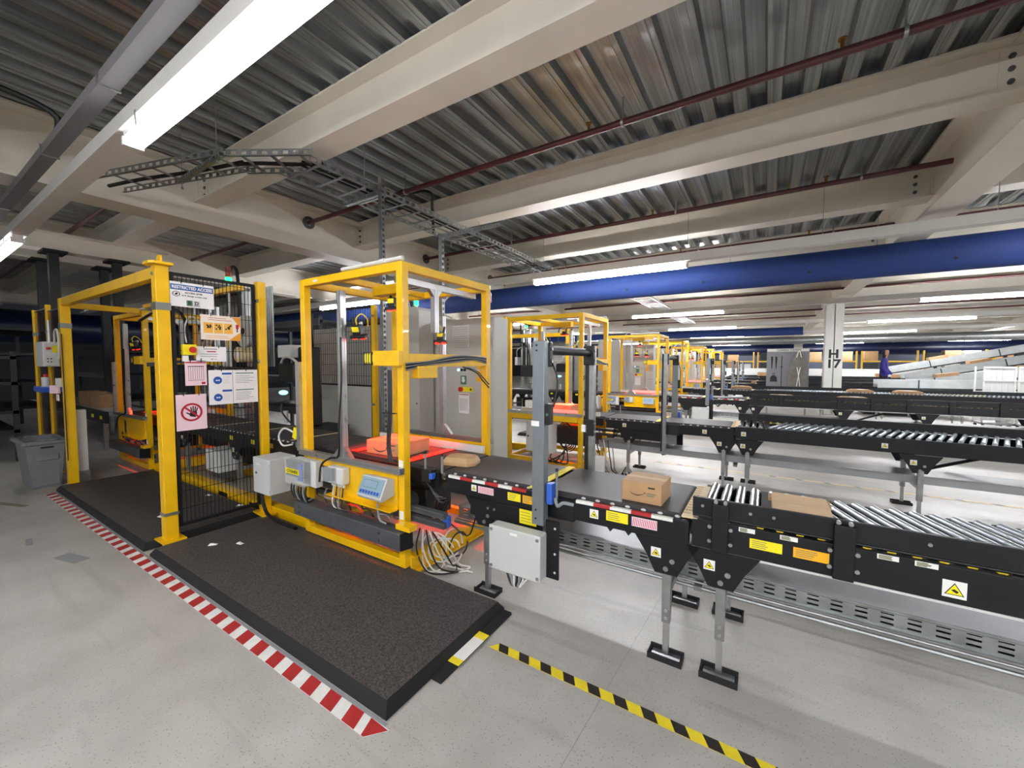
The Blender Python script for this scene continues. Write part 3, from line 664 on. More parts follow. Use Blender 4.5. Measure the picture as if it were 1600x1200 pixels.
# ================================================================== CONVEYOR LINES
YN, YF = 2.12, 2.75           # outer faces of the two side rails of the nearest line
LNAME = ['nearest','second','third','fourth','fifth','sixth','seventh']
def bolt(t,p,d,r=.009,m='galvanised'):
    p = Vector(p); d = Vector(d); B().cyl(p,p+d*.006,r,8).build('bolt',m,t)
def warn(t,x,z,y,s=.05,side=-1,rot=0):
    M = frame((x,y+side*.0005,z),(-side,0,0),(0,0,1))@Matrix.Rotation(rot,4,'Z'); h = s/2
    p = B(M).box(-h,h,-h,h,0,.0012).build('warning_sticker','sticker_white',t)
    B(M).prism([(-h*.82,-h*.66),(h*.82,-h*.66),(0,h*.78)],.0012,.0018).build('triangle','print_black',p)
    B(M).prism([(-h*.68,-h*.58),(h*.68,-h*.58),(0,h*.6)],.0018,.0022).build('triangle_field','sticker_yellow',p)
    B(M).prism([(-h*.3,-h*.1),(.0,h*.05),(h*.35,-h*.2),(h*.2,-h*.42),(-h*.1,-h*.25)],.0022,.0026).build('hand_mark','print_black',p)
    return p
def label_(t,x0,x1,z0,z1,y,m,side=-1,hatch=False,seed=0):
    M = frame(((x0+x1)/2,y+side*.0005,(z0+z1)/2),(-side,0,0),(0,0,1)); w,h = (x1-x0)/2,(z1-z0)/2
    p = B(M).box(-w,w,-h,h,0,.0012).build('sticker',m,t)
    if hatch:
        b = B(M); n = int(w*2/.009)
        for i in range(n):
            a = -w+.004+i*.009; b.prism([(a,-h+.004),(a+.003,-h+.004),(min(a+.009,w-.002),h-.004),(min(a+.006,w-.004),h-.004)],.0012,.0017)
        b.build('hatching','print_red',p,kind='stuff')
    else:
        b = B(M); r_ = random.Random(seed)
        for i in range(4): b.box(-w*.85,-w*.85+w*r_.uniform(.8,1.3),h*(.6-.4*i)-.0016,h*(.6-.4*i)+.0016,.0012,.0017)
        b.build('text_lines','print_olive',p,kind='stuff')
    return p
def leg(t,x,y,side,ztop=.50,inner=True):
    p = B().box(x-.021,x+.021,y-.021,y+.021,.20,ztop).build('leg','galvanised',t,bev=.002)
    B().box(x-.014,x+.014,y-.016,y+.016,.03,.21).build('inner_leg','aluminium',p)
    for z in (.225,.265): B().cyl((x,y-.021,z),(x,y-.027,z),.008,8).build('bolt','aluminium',p)
    b = B(); b.box(x-.085,x+.085,y-.048,y-.040,0,.03).box(x-.085,x+.085,y+.040,y+.048,0,.03).box(x-.085,x-.077,y-.04,y+.04,0,.022).box(x+.077,x+.085,y-.04,y+.04,0,.022).box(x-.077,x+.077,y-.04,y+.04,0,.006); b.build('foot','rubber',p)
    B().box(x-.07,x+.07,y-.036,y+.036,.0062,.009).build('foot_plate','galvanised',p)
    return p
def legpair(t,x):
    for y,s_ in ((YN+.05,-1),(YF+.01,1)): leg(t,x,y,s_)
    B().box(x-.015,x+.015,YN+.07,YF-.01,.34,.38).build('cross_brace','galvanised',t)
    for y,s_ in ((YN+.012,-1),(YF-.012,1)):
        b = B(); b.prism([(x-.16,.65),(x+.16,.65),(x+.10,.56),(x+.055,.47),(x-.055,.47),(x-.10,.56)],y-.004,y+.004,'y'); p = b.build('leg_bracket','black_paint',t)
        for (dx,dz) in ((-.0,.50),(.03,.545)): B().cyl((x+dx,y+s_*.004,dz),(x+dx,y+s_*.012,dz),.013,10).build('bolt','galvanised',p)
        warn(t,x-.05,.575,y+s_*.0045,.05,s_)
def roll_ends(t,x0,x1,y,z,side,m='light_grey'):
    b = None; i = 0; x = x0+.05
    while x < x1-.03:
        if b is None: b = B().ball((x,y,z),.011,8,5,(1.3,.8,.7)).build('roller_end',m,t); bx = x
        else: share(b,t,None,(x-bx,0,0))
        x += .085
def belt_section(name,label,x0,x1,rx0,rx1,detail=True,tape=True,group=None):
    t = thing(name,label,'conveyor',((x0+x1)/2,(YN+YF)/2,0),group)
    for (ya,yb) in ((YN,YN+.035),(YF-.035,YF)):
        b = B(); b.box(rx0,rx1,ya,yb,.65,.768); b.build('side_rail','black_paint',t,bev=.003)
    B().box(rx0+.01,rx1-.01,YN+.035,YF-.035,.66,.70).build('belly_pan','sheet_steel',t)
    b = B(); rr = .03; pr = []
    for k in range(7): a = math.pi/2+math.pi*k/6; pr.append((x0+rr+rr*math.cos(a),.76+rr*math.sin(a)))
    for k in range(7): a = -math.pi/2+math.pi*k/6; pr.append((x1-rr+rr*math.cos(a),.76+rr*math.sin(a)))
    b.prism(pr,YN+.045,YF-.045,'y'); b.build('belt','belt',t)
    if tape:
        L_ = .105; i = 0; x = rx0+.02; pw = pr_ = None
        while x+L_ < rx1:
            m_ = 'red_paint' if i%2 else 'white_tape'
            B().box(x,x+L_,YN-.0012,YN+.02,.752,.7695).build('red_tape' if i%2 else 'white_tape',m_,t); x += L_; i += 1
    roll_ends(t,rx0,rx1,YN+.04,.772,-1,'light_grey'); roll_ends(t,rx0,rx1,YF-.03,.775,1,'white_paint')
    return t
def comb(t,x0,x1,name='comb_plate'):
    p = B().box(x0,x1,YN+.03,YF-.03,.786,.793).build(name,'beige_roll' if x1-x0>.05 else 'tape_yellow',t)
    return p
def make_line():
    """everything of one line that repeats; returns the list of things"""
    R = []
    # belt section leaving the scanner frame
    t = belt_section('belt_conveyor','A',-1.93,-1.21,-1.88,-1.15); R.append(t)
    B().box(-1.67,-1.12,YN+.002,YN+.02,.53,.648).build('lower_plate','black_paint',t,bev=.003); B().box(-1.67,-1.12,YF-.02,YF-.002,.53,.648).build('lower_plate','black_paint',t)
    b = B(); b.prism([(YN+.0,.786),(YF-.03,.786),(YF-.03,.792),(YN,.792)],-1.215,-1.165,'x'); b.build('edge_strip','tape_yellow',t)
    legpair(t,-1.555)
    for x,z in ((-1.52,.60),(-1.47,.60)): bolt(t,(x,YN+.002,z),(0,-1,0))
    # second belt
    t = belt_section('belt_conveyor','B',-1.155,-.33,-.92,-.30); R.append(t)
    B().box(-1.15,-.92,YN+.01,YN+.05,.63,.755).build('joint_block','black_plastic',t); B().box(-1.15,-.92,YF-.05,YF-.01,.63,.755).build('joint_block','black_plastic',t)
    b = B(); b.prism([(YN+.0,.788),(YF-.03,.788),(YF-.03,.795),(YN,.795)],-.335,-.262,'x'); cp = b.build('comb_plate','beige_roll',t)
    for i in range(12): B().box(-.332,-.300,YN+.05+i*.046,YN+.062+i*.046,.795,.797).build('comb_tooth','cardboard_light',cp)
    legpair(t,-.405)
    for x in (-.70,-.60): B().prism([(x-.02,.65),(x+.02,.65),(x,.625)],YN+.01,YN+.02,'y').build('clip_tooth','black_plastic',t)
    # roller section
    t = thing('roller_conveyor','C','conveyor',(1.5,(YN+YF)/2,0)); R.append(t); X0,X1 = -.285,5.5
    B().box(X0,X1,YN,YN+.03,.655,.795).build('lower_rail','black_paint',t,bev=.003); B().box(X0,X1,YF-.03,YF,.655,.80).build('lower_rail','black_paint',t,bev=.003)
    B().box(X0,X1,YN+.004,YN+.026,.815,.90).build('guide_rail','black_paint',t,bev=.003)
    B().box(X0,X1,YN+.012,YN+.018,.64,.655).build('edge_strip','light_grey',t)
    B().box(X0,X1,YN+.03,YF-.03,.655,.662).build('belly_pan','black_paint',t)
    r0 = B().cyl((-.235,YN+.03,.80),(-.235,YF-.03,.80),.026,16).build('roller','chrome',t)
    for i in range(1,4): share(r0,t,None,(.068*i,0,0))
    B().box(.0,.06,YN+.03,YF-.03,.80,.812).build('transfer_plate','black_paint',t)
    r1 = B().cyl((.08+.165,YN+.03,.805),(.08-.03,YF-.03,.805),.0185,14).build('roller','roller_zinc',t)
    i = 1
    while .245+.0735*i < X1-.05: share(r1,t,None,(.0735*i,0,0)); i += 1
    # drive pulleys between the two near rails
    p0 = B().cyl((.0,YN+.02,.80),(.0,YN+.034,.80),.014,10).build('pulley','cable_yellow',t)
    for i in range(1,60): share(p0,t,None,(.0745*i,0,0))
    b = B(); b.cyl((X0,YN+.016,.808),(X1,YN+.016,.808),.006,6); b.build('drive_shaft','black_plastic',t)
    for x in (-.162,.295,1.25,1.75,2.25,2.8,3.4,4.0):
        p = B().box(x-.035,x+.035,YN-.022,YN-.001,.655,.885).build('splice_plate','black_paint',t,bev=.004)
        for (dx,dz) in ((-.045,.77),(-.045,.70),(.045,.77),(.045,.70),(-.02,.893),(.02,.893)): B().cyl((x+dx,YN-.0,dz),(x+dx,YN-.012,dz),.009,8).build('bolt','galvanised',p)
    for x in (-.24,-.04,.05,.55,.9): bolt(t,(x,YN+.004,.862),(0,-1,0),.007)
    legpair(t,-.155); legpair(t,1.32); legpair(t,2.5); legpair(t,3.9)
    B().tube([(1.34,YN+.1,.36),(1.7,YN+.12,.52),(1.95,YN+.12,.62)],.018,6,0).build('diagonal_brace','black_paint',t)
    rl = B()
    e0 = B().ball((-.2,YF-.012,.803),.010,8,5,(1.2,.8,.6)).build('roller_end','galvanised',t)
    for i in range(1,64): share(e0,t,None,(.0745*i,0,0))
    # perforated trunking under the line
    t = thing('cable_trunking','D','trunking',(1.5,2.55,.36)); R.append(t)
    TX0,TX1,ty,tz0,tz1 = -2.0,5.5,2.40,.362,.44
    w = B(); rows = [(tz0,tz0+.012),(tz0+.021,tz0+.036),(tz0+.045,tz0+.058),(tz0+.067,tz1)]
    for a,b_ in rows: w.box(TX0,TX1,ty,ty+.003,a,b_)
    for (a,b_) in ((.012,.021),(.036,.045),(.058,.067)):
        x = TX0
        while x < TX1: w.box(x,min(x+.045,TX1),ty,ty+.003,tz0+a,tz0+b_); x += .09
    w.box(TX0,TX1,ty-.012,ty,tz0-.006,tz0).box(TX0,TX1,ty-.008,ty,tz1-.003,tz1+.004).box(TX0,TX1,ty-.005,ty,tz1-.012,tz1-.008)
    w.build('perforated_side','galvanised',t,kind='stuff')
    B().box(TX0,TX1,ty,2.74,tz1,tz1+.006).build('cover','sheet_steel',t); B().box(TX0,TX1,2.697,2.70,tz0,tz1).build('rear_side','sheet_steel',t); B().box(TX0,TX1,ty,2.70,tz0-.003,tz0).build('tray_floor','galvanised',t)
    B().cyl((TX0,ty-.05,tz0-.03),(TX1,ty-.05,tz0-.03),.010,8).build('conduit','galvanised',t); B().cyl((TX0,ty-.03,tz0-.012),(TX1,ty-.03,tz0-.012),.007,8).build('conduit','galvanised',t)
    for x in (-1.555,-.28,1.32,2.5,3.9): B().box(x-.02,x+.02,ty-.06,2.76,tz0-.045,tz0-.02).build('support_arm','galvanised',t)
    # light gantry over the belt joint
    t = thing('sensor_gantry','E','sensor stand',(-1.095,2.08,.6)); R.append(t); yn,yf = 2.055,2.83
    p = B().box(-1.137,-1.06,yn-.03,yn+.03,.61,1.68).build('near_upright','steel_grey',t,bev=.004)
    for z in (1.655,1.625,.70,.65): B().cyl((-1.11,yn-.03,z),(-1.11,yn-.033,z),.006,8).build('hole','black_plastic',p)
    B().box(-1.14,-1.09,yn-.034,yn-.03,1.19,1.22).build('white_clip','sticker_white',p)
    p = B().box(-1.10,-1.06,yf-.025,yf+.025,.42,1.68).build('far_upright','galvanised',t,bev=.003)
    B().box(-1.125,-1.10,yf-.03,yf+.0,.42,1.62).build('slotted_cover','black_plastic',t)
    B().cyl((-1.095,yn+.03,1.63),(-1.095,yf-.02,1.63),.028,14).build('cross_tube','black_paint',t)
    for (yc,zc,hh) in ((yf-.04,1.61,.07),(yf-.03,1.08,.06),(yn+.04,1.60,.07)):
        q = B().box(-1.13,-1.05,yc-.02,yc+.02,zc-hh,zc+hh).build('clamp','black_plastic',t,bev=.006)
        for z in (zc-hh*.5,zc+hh*.5): B().cyl((-1.05,yc,z),(-1.042,yc,z),.01,8).build('bolt','galvanised',q)
    B().box(-1.135,-1.105,yf-.07,yf-.03,1.05,1.10).build('sensor_face','sticker_white',t)
    B().box(-1.06,-1.03,yn-.02,yn+.03,1.20,1.32).build('sensor','black_plastic',t,bev=.004)
    B().cyl((-1.045,yn-.02,1.26),(-1.045,yn-.024,1.26),.008,8).build('status_lamp','print_green',t)
    B().box(-1.05,-1.015,yn-.015,yn+.035,.74,.86).build('blue_sensor','blue_plastic',t,bev=.003)
    B().cyl((-1.0,yn+.02,.77),(-1.0,yn+.02,.93),.008,8).build('probe_pin','galvanised',t); B().cyl((-1.0,yn+.02,.93),(-1.0,yn+.02,.95),.009,8).build('pin_cap','black_plastic',t)
    B().tube([(-1.03,yn+.03,1.3),(-1.02,yn+.06,1.45),(-1.06,yn+.05,1.58)],.005,5).build('sensor_cable','cable_black',t); B().tube([(-1.0,yn+.0,.78),(-.98,yn-.01,.74),(-.95,yn+.0,.76),(-.9,yn+.03,.75)],.010,6).build('sensor_cable','cable_grey',t)
    B().box(-1.06,-.978,yn+.0,yn+.012,.30,.64).build('mounting_plate','black_paint',t)
    for z in (.34,.45,.6): B().cyl((-1.0,yn,z),(-1.0,yn-.002,z),.007,8).build('hole','light_grey',t)
    # junction box
    t = thing('junction_box','F','junction box',(-1.24,2.0,.3)); R.append(t)
    p = B().box(-1.405,-1.055,1.985,2.065,.30,.565).build('box_body','enclosure_grey',t,bev=.006); B().box(-1.408,-1.052,1.972,1.987,.297,.568).build('lid','enclosure_grey',t,bev=.006)
    for x in (-1.39,-1.07):
        for z in (.32,.545): B().cyl((x,1.972,z),(x,1.967,z),.010,10).build('lid_screw','galvanised',t)
    B().box(-1.255,-1.205,1.971,1.9725,.535,.55).build('type_plate','sticker_white',t)
    for i in range(6):
        x = -1.30+.022*i; B().tube([(x-.02,2.03,.31),(x+.0,2.02,.26),(-1.245+(i-2.5)*.010,2.02,.205),(-1.20+(i-2.5)*.016,2.04,.215+.012*i),(-1.15+.01*i,2.06,.30)],.007,5).build('cable',['cable_black','cable_grey','cable_white'][i%3],t)
    return R
SEC = ['black belt conveyor section just right of the yellow scanner frame','black belt conveyor section between the sensor stand and the rollers','black roller conveyor section with slanted steel rollers','perforated grey cable trunking under the conveyor','grey sensor stand arching over the belt joint','grey junction box with cables hanging below']
def relabel(R,line):
    for t,s_ in zip(R,SEC): t['label'] = s_ + (' of the %s conveyor line'%line if line!='nearest' else ' of the nearest conveyor line')
L1 = make_line(); relabel(L1,'nearest')
# copies for the odd lines
SKIPF = ('hole','bolt','text_lines','hatching','cable_tie','comb_tooth')
for k,nm in ((1,'third'),(2,'fifth'),(3,'seventh')):
    relabel([copy_tree(t,(0,8.0*k,0),skip=SKIPF if k<2 else SKIPF+('roller_end','pulley','red_tape','white_tape','roller')) for t in L1],nm)
# mirrored build for the even lines
S_ = 8.22
GM[0] = Matrix(((1,0,0,0),(0,-1,0,S_),(0,0,1,0),(0,0,0,1)))
L2 = make_line(); relabel(L2,'second')
GM[0] = Matrix.Identity(4)
for k,nm in ((1,'fourth'),(2,'sixth')):
    relabel([copy_tree(t,(0,8.0*k,0),skip=SKIPF if k<2 else SKIPF+('roller_end','pulley','red_tape','white_tape','roller')) for t in L2],nm)
# stickers that only the nearest line shows
t = L1[0]
warn(t,-1.635,.715,YN,.042); label_(t,-1.60,-1.475,.69,.735,YN,'paper_pink',hatch=True); label_(t,-1.365,-1.27,.685,.735,YN,'sticker_yellow'); label_(t,-1.255,-1.16,.685,.735,YN,'sticker_orange',seed=2)
q = label_(t,-1.27,-1.15,.56,.65,YN-.012,'sticker_yellow',seed=5)
t = L1[1]
warn(t,-.79,.71,YN,.05); label_(t,-.72,-.60,.69,.745,YN,'sticker_yellow',seed=3); label_(t,-.58,-.45,.69,.74,YN,'paper_pink',hatch=True); B().box(-.70,-.63,YN-.002,YN,.752,.768).build('white_clip','sticker_white',t)
t = L1[2]
label_(t,-.04,.085,.705,.75,YN,'sticker_yellow',seed=4); label_(t,.125,.25,.705,.75,YN,'sticker_orange',seed=6); warn(t,.62,.71,YN,.065)
for x in (-.085,.075,.40,.51,.9): label_(t,x,x+.065,.772,.792,YN,'sticker_white',seed=int(x*50))
for line in (L2,):
    warn(line[0],-1.62,S_*0+.71,S_-YF,.05); warn(line[1],-.62,.71,S_-YF,.05); warn(line[2],-.2,.72,S_-YF,.05); warn(line[2],1.05,.72,S_-YF,.05)
# ================================================================== SCANNER FRAMES
def profile(b,x0,x1,y0,y1,z0,z1,axis):
    """slotted aluminium profile as a box with two grooves per long side"""
    b.box(x0,x1,y0,y1,z0,z1); e = .0025
    if axis == 'x':
        for k in (.28,.72):
            zc = z0+(z1-z0)*k; b.box(x0,x1,y0-e,y0,zc-.012,zc-.004).box(x0,x1,y0-e,y0,zc+.004,zc+.012)
    elif axis == 'z':
        for s_ in (0,1):
            yy = (y0-e,y0) if s_ == 0 else (y1,y1+e); xc = (x0+x1)/2
            b.box(x0,xc-.006,yy[0],yy[1],z0,z1).box(xc+.006,x1,yy[0],yy[1],z0,z1)
        xx = (x1,x1+e); yc = (y0+y1)/2; b.box(xx[0],xx[1],y0,yc-.006,z0,z1).box(xx[0],xx[1],yc+.006,y1,z0,z1)
    return b
def gusset(t,x,y,z,s,up_=1,m='aluminium'):
    b = B(); b.prism([(x,z),(x+s,z),(x,z+abs(s)*up_)],y-.018,y+.018,'y'); return b.build('gusset',m,t)
def scanner(t,c,yaw,tilt,light=0,label=None):
    """camera reader: black body, yellow cap, red lit face looking down"""
    M = Matrix.Translation(c)@Matrix.Rotation(yaw,4,'Z')@Matrix.Rotation(tilt,4,'X')
    p = B(M).box(-.035,.035,-.03,.03,-.03,.05).build('scanner_camera','black_plastic',t,bev=.006)
    B(M).box(-.03,.03,-.034,.034,.0,.04).build('yellow_shell','sticker_yellow',p,bev=.004)
    B(M).box(-.065,.065,-.028,.028,-.055,-.03).build('light_head','black_plastic',p,bev=.004)
    for s_ in (-1,1): B(M@T_((s_*.035,0,-.055))).cyl((0,0,0),(0,0,-.006),.021,14).build('red_light','lens_red',p)
    B(M).box(-.012,.012,-.012,.012,-.058,-.055).build('lens','chrome',p)
    B(M).box(-.01,.01,.02,.07,.03,.06).build('bracket','galvanised',p)
    B(M).tube([(0,0,.05),(.01,.0,.10),(.05,.02,.13),(.07,.05,.08),(.05,.07,.02)],.005,6).build('camera_cable','cable_yellow',p); B(M).cyl((-.02,0,.05),(-.03,.01,.11),.012,8).build('connector','black_plastic',p)
    if light:
        ld = bpy.data.lights.new('scanner_light','SPOT'); ld.energy = light*RED; ld.color = (1,.035,.012); ld.spot_size = .8; ld.spot_blend = .6; ld.shadow_soft_size = .03
        lo = bpy.data.objects.new('scanner_light',ld); COL.objects.link(lo); lo.parent = p
        lo.matrix_local = Matrix.Translation(-ORG[p.name])@GM[0]@M@T_((0,0,-.07))
    return p
FX0,FX1,FY0,FY1,FZ0,FZ1,TB = -3.40,-2.15,1.98,3.04,.075,2.26,.06
def station(label, light=60):
    t = thing('scanner_frame',label,'scanner frame',((FX0+FX1)/2,(FY0+FY1)/2,0)); y = 'yellow_paint'
    for (a,c) in ((FX0,FY0),(FX1-TB,FY0),(FX0,FY1-TB),(FX1-TB,FY1-TB)):
        p = B().box(a,a+TB,c,c+TB,FZ0,FZ1).build('post',y,t,bev=.003)
        B().cyl((a+TB/2,c+TB/2,.067 if c<2.05 else 0),(a+TB/2,c+TB/2,FZ0),.025,10).build('levelling_foot','dark_steel',p)
    for (z0,z1,nm) in ((FZ1-TB,FZ1,'top_rail'),(FZ0,FZ0+TB,'bottom_rail')):
        for c in (FY0,FY1-TB): B().box(FX0+TB,FX1-TB,c+.0,c+TB,z0,z1).build(nm,y,t,bev=.003)
        for a in (FX0,FX1-TB): B().box(a,a+TB,FY0+TB,FY1-TB,z0,z1).build(nm,y,t,bev=.003)
    B().box(FX0+.44,FX0+.49,FY0+TB,FY1-TB,FZ1-.055,FZ1-.005).build('top_crossbar',y,t,bev=.003)
    B().box(FX0+.50,FX0+.80,FY0+.35,FY0+.45,FZ1-.13,FZ1-.05).build('camera_bracket',y,t,bev=.004)
    # heavy base channel at the outlet side
    b = B(); b.box(FX1+.0,FX1+.012,FY0+.05,FY1+.12,.03,.15).box(FX1,FX1+.05,FY0+.05,FY1+.12,.14,.155).box(FX1,FX1+.05,FY0+.05,FY1+.12,.02,.035); b.build('base_channel',y,t)
    # aluminium work shelf, uprights
    profile(B(),FX0+.005,FX1+.005,1.935,1.979,.765,.81,'x').build('shelf_profile','aluminium',t)
    profile(B(),FX0+.005,FX1+.005,3.042,3.086,.80,.845,'x').build('shelf_profile','aluminium',t)
    B().box(FX0+.06,FX1-.06,FY1-.006,FY1+.04,.72,.80).build('shelf_apron',y,t)
    profile(B(),FX0+.57,FX0+.615,1.94,1.985,.81,2.11,'z').build('upright_profile','aluminium',t)
    for s_ in (-.09,.09): gusset(t,FX0+.5925+(.022 if s_>0 else -.022),1.96,.81,s_)
    profile(B(),FX0+.0-.045,FX0-.0,1.95,1.995,.79,1.56,'z').build('upright_profile','aluminium',t)
    profile(B(),FX0+.62,FX0+.665,3.045,3.09,.845,2.02,'z').build('upright_profile','aluminium',t)
    for s_ in (-.10,.10): gusset(t,FX0+.6425+(.022 if s_>0 else -.022),3.065,.845,s_)
    profile(B(),FX1-.16,FX1-.115,FY0+.07,FY1-.07,FZ1-.12,FZ1-.075,'y').build('ceiling_profile','aluminium',t)
    profile(B(),FX1-.16,FX1-.115,FY0+.45,FY0+.495,1.80,FZ1-.12,'z').build('drop_profile','aluminium',t)
    for s_ in (-1,1): B().prism([(FY0+.4725+s_*.022,FZ1-.12),(FY0+.4725+s_*.075,FZ1-.12),(FY0+.4725+s_*.022,FZ1-.175)],FX1-.155,FX1-.12,'x').build('gusset','aluminium',t)
    # conduit lying on the top rail
    B().cyl((FX0+.55,FY0+.03,FZ1+.028),(FX1-.02,FY0+.03,FZ1+.028),.016,10).build('conduit','light_grey',t); B().cyl((FX1-.25,FY0+.03,FZ1+.028),(FX1-.2,FY0+.03,FZ1+.028),.021,10).build('conduit_socket','light_grey',t)
    # front apron panel under the shelf
    p = B().box(-2.97,-2.21,1.968,1.98,.50,.765).build('apron_panel',y,t); B().box(-2.97,-2.21,1.90,1.968,.493,.50).build('panel_lip',y,p); B().box(FX0+.06,-2.97,1.968,1.979,.70,.765).build('apron_strip',y,t)
    # charcoal ballast bar low in front
    p = B().box(-3.36,-2.075,1.86,1.978,.268,.385).build('ballast_bar','dark_steel',t,bev=.004)
    for x in (-3.28,-2.28):
        for z in (.30,.35): B().cyl((x,1.86,z),(x,1.856,z),.011,10).build('bolt','chrome',p)
    b = B(); b.prism([(1.866,.268),(1.978,.25),(1.978,.385),(1.866,.385)],-2.075,-2.068,'x'); b.build('end_plate','black_paint',p)
    B().box(-2.155,-2.02,1.90,1.975,.395,.43).build('end_lug',y,t); 
    # reading arm with striped bumper
    b = B(); b.prism([(-2.42,1.60),(-2.16,1.655),(-2.16,1.52),(-2.42,1.555)],FY0-.02,FY0+.05,'y')
    B().box(-2.42,-2.15,FY0-.04,FY0+.0,1.53,1.64).build('arm',y,t,bev=.006)
    q = B().box(-2.52,-2.42,FY0-.045,FY0+.005,1.54,1.63).build('bumper','sticker_yellow',t,bev=.02)
    for i in range(4): B().box(-2.515+.026*i,-2.503+.026*i,FY0-.048,FY0+.007,1.537,1.633).build('bumper_stripe','tape_black',q,bev=.012)
    p = B().box(FX1-.012,FX1+.0,FY0+.06,FY1-.06,1.53,1.62).build('side_channel',y,t); B().box(FX1-.05,FX1-.012,FY0+.06,FY1-.06,1.525,1.535).build('channel_lip',y,p)
    B().box(FX1-.05,FX1+.03,FY0+.12,FY0+.32,1.44,1.53).build('side_box',y,t,bev=.004)
    for k in range(5):
        o_ = .012*k; B().tube([(FX1+.01,FY0+.02,1.55-o_),(FX1+.015,FY0+.25,1.565-o_*.5),(FX1+.012,FY0+.55,1.61-o_),(FX1+.012,FY0+.8,1.61-o_*.6),(FX1+.01,FY1-.08,1.60-o_)],.006,5).build('loom_cable','cable_black' if k%2 else 'cable_grey',t)
    for k in range(2): B().tube([(FX1+.01,FY0+.65,1.52),(FX1+.02,FY0+.82,1.49-.02*k),(FX1+.02,FY1-.15,1.43-.03*k),(FX1+.005,FY1-.03,1.36-.03*k)],.006,5).build('loom_cable','cable_black',t)
    for k in range(3): B().tube([(-2.36+.015*k,2.03,1.50),(-2.35+.015*k,2.02,1.2),(-2.37+.016*k,2.02,.95),(-2.35+.02*k,2.02,.82)],.006,5).build('drop_cable','cable_black',t)
    B().box(-2.40,-2.28,2.0,2.04,1.18,1.185).build('cable_clip','black_plastic',t)
    B().tube([(-2.775,1.93,1.75),(-2.77,1.925,1.4),(-2.80,1.92,1.1),(-2.83,1.93,.83),(-2.9,1.91,.80),(-2.98,1.88,.74),(-3.0,1.87,.6)],.008,6).build('drop_cable','cable_black',t)
    # tag and rating labels
    for (x,z) in ((FX1-.03,.83),(FX1-.03,.46)): B().box(x-.02,x+.02,FY0-.0015,FY0,z-.03,z+.03).build('rating_label','sticker_white',t)
    B().box(FX0+.2,FX0+.26,FY0-.0015,FY0,FZ1-.04,FZ1-.02).build('rating_label','light_grey',t)
    # scanner cameras
    scanner(t,(-2.70,2.03,1.80),.35,.35,light)
    scanner(t,(-2.72,2.40,2.06),.2,.0,light*1.2)
    scanner(t,(-2.70,2.98,1.80),3.5,.28,light)
    # red reader windows set into the belt gaps, shining up
    for (xa,xb) in ((-3.02,-2.94),(-2.36,-2.29)):
        p = B().box(xa-.012,xb+.012,YN+.055,YF-.055,.788,.795).build('reader_window_frame','black_paint',t)
        B().box(xa,xb,YN+.065,YF-.065,.795,.7965).build('reader_window','led_red_bar' if light else 'lamp_red_off',p)
    for (ya,yb) in ((YF-.03,YF-.008),): B().box(-3.30,-2.0,ya,yb,.79,.85).build('belt_guard','light_grey',t)
    # innards: scanner belt, motors and cables
    B().box(FX0-.05,FX1+.22,YN+.05,YF-.05,.765,.79).build('belt','belt',t); B().box(FX0-.05,FX1+.2,YN,YN+.03,.66,.77).build('side_rail','black_paint',t); B().box(FX0-.05,FX1+.2,YF-.03,YF,.66,.77).build('side_rail','black_paint',t)
    B().box(FX0+.1,FX1-.1,2.3,2.6,.30,.55).build('motor_box','black_plastic',t,bev=.01); B().cyl((-2.4,2.2,.45),(-2.4,2.5,.45),.07,16).build('motor','dark_steel',t)
    profile(B(),FX0+.05,FX1+.3,2.06,2.10,.47,.51,'x').build('scale_rail','dark_steel',t); profile(B(),FX0+.05,FX1+.3,2.06,2.10,.40,.44,'x').build('scale_rail','dark_steel',t)
    for k in range(7):
        r_ = random.Random(k+int(label.__hash__()!=0)*0); x = FX0+.15+.16*k
        B().tube([(x,1.99,.50),(x+r_.uniform(-.04,.04),1.99,.42),(x+r_.uniform(.02,.1),2.02,.40),(x+r_.uniform(.1,.2),2.05,.22)],.007,5).build('inner_cable',['cable_black','cable_grey','cable_black','red_plastic'][k%4],t)
    # outlet side: sensor block and pins
    B().box(-2.08,-1.99,2.08,2.14,.70,.79).build('sensor_block','black_plastic',t,bev=.004); B().box(-2.0,-1.97,2.07,2.11,.73,.77).build('blue_sensor','blue_plastic',t,bev=.003)
    for x in (-2.06,-1.9): B().cyl((x,2.10,.78),(x,2.10,.90),.009,8).build('pin','galvanised',t); B().cyl((x,2.10,.90),(x,2.10,.92),.010,8).build('pin_cap','black_plastic',t)
    for k in range(5): B().tube([(-2.05,2.1,.7),(-1.98+.02*k,2.08,.66-.02*k),(-1.95+.03*k,2.1,.6),(-2.0,2.14,.5-.03*k)],.008,5).build('inner_cable','cable_black',t)
    return t
st1 = station('big yellow scanner frame with cameras and red light, nearest the viewer',60)
copy_tree(st1,(-5.02,0,0),label='yellow scanner frame seen through the portal at the left')
SK2 = ('bolt','inner_cable','loom_cable','rating_label','drop_cable')
copy_tree(st1,(0,8.02,0),label='yellow scanner frame of the third conveyor line',skip=SK2)
copy_tree(st1,(0,16.0,0),label='yellow scanner frame of the fifth conveyor line',skip=SK2)
copy_tree(st1,(0,24.0,0),label='yellow scanner frame of the seventh conveyor line',skip=SK2)
GM[0] = Matrix(((1,0,0,0),(0,-1,0,S_+.07),(0,0,1,0),(0,0,0,1)))
st2 = station('yellow scanner frame of the second conveyor line with orange red glow',70)
GM[0] = Matrix.Identity(4)
copy_tree(st2,(0,8.0,0),label='yellow scanner frame of the fourth conveyor line',skip=SK2)
copy_tree(st2,(0,16.0,0),label='yellow scanner frame of the sixth conveyor line',skip=SK2)
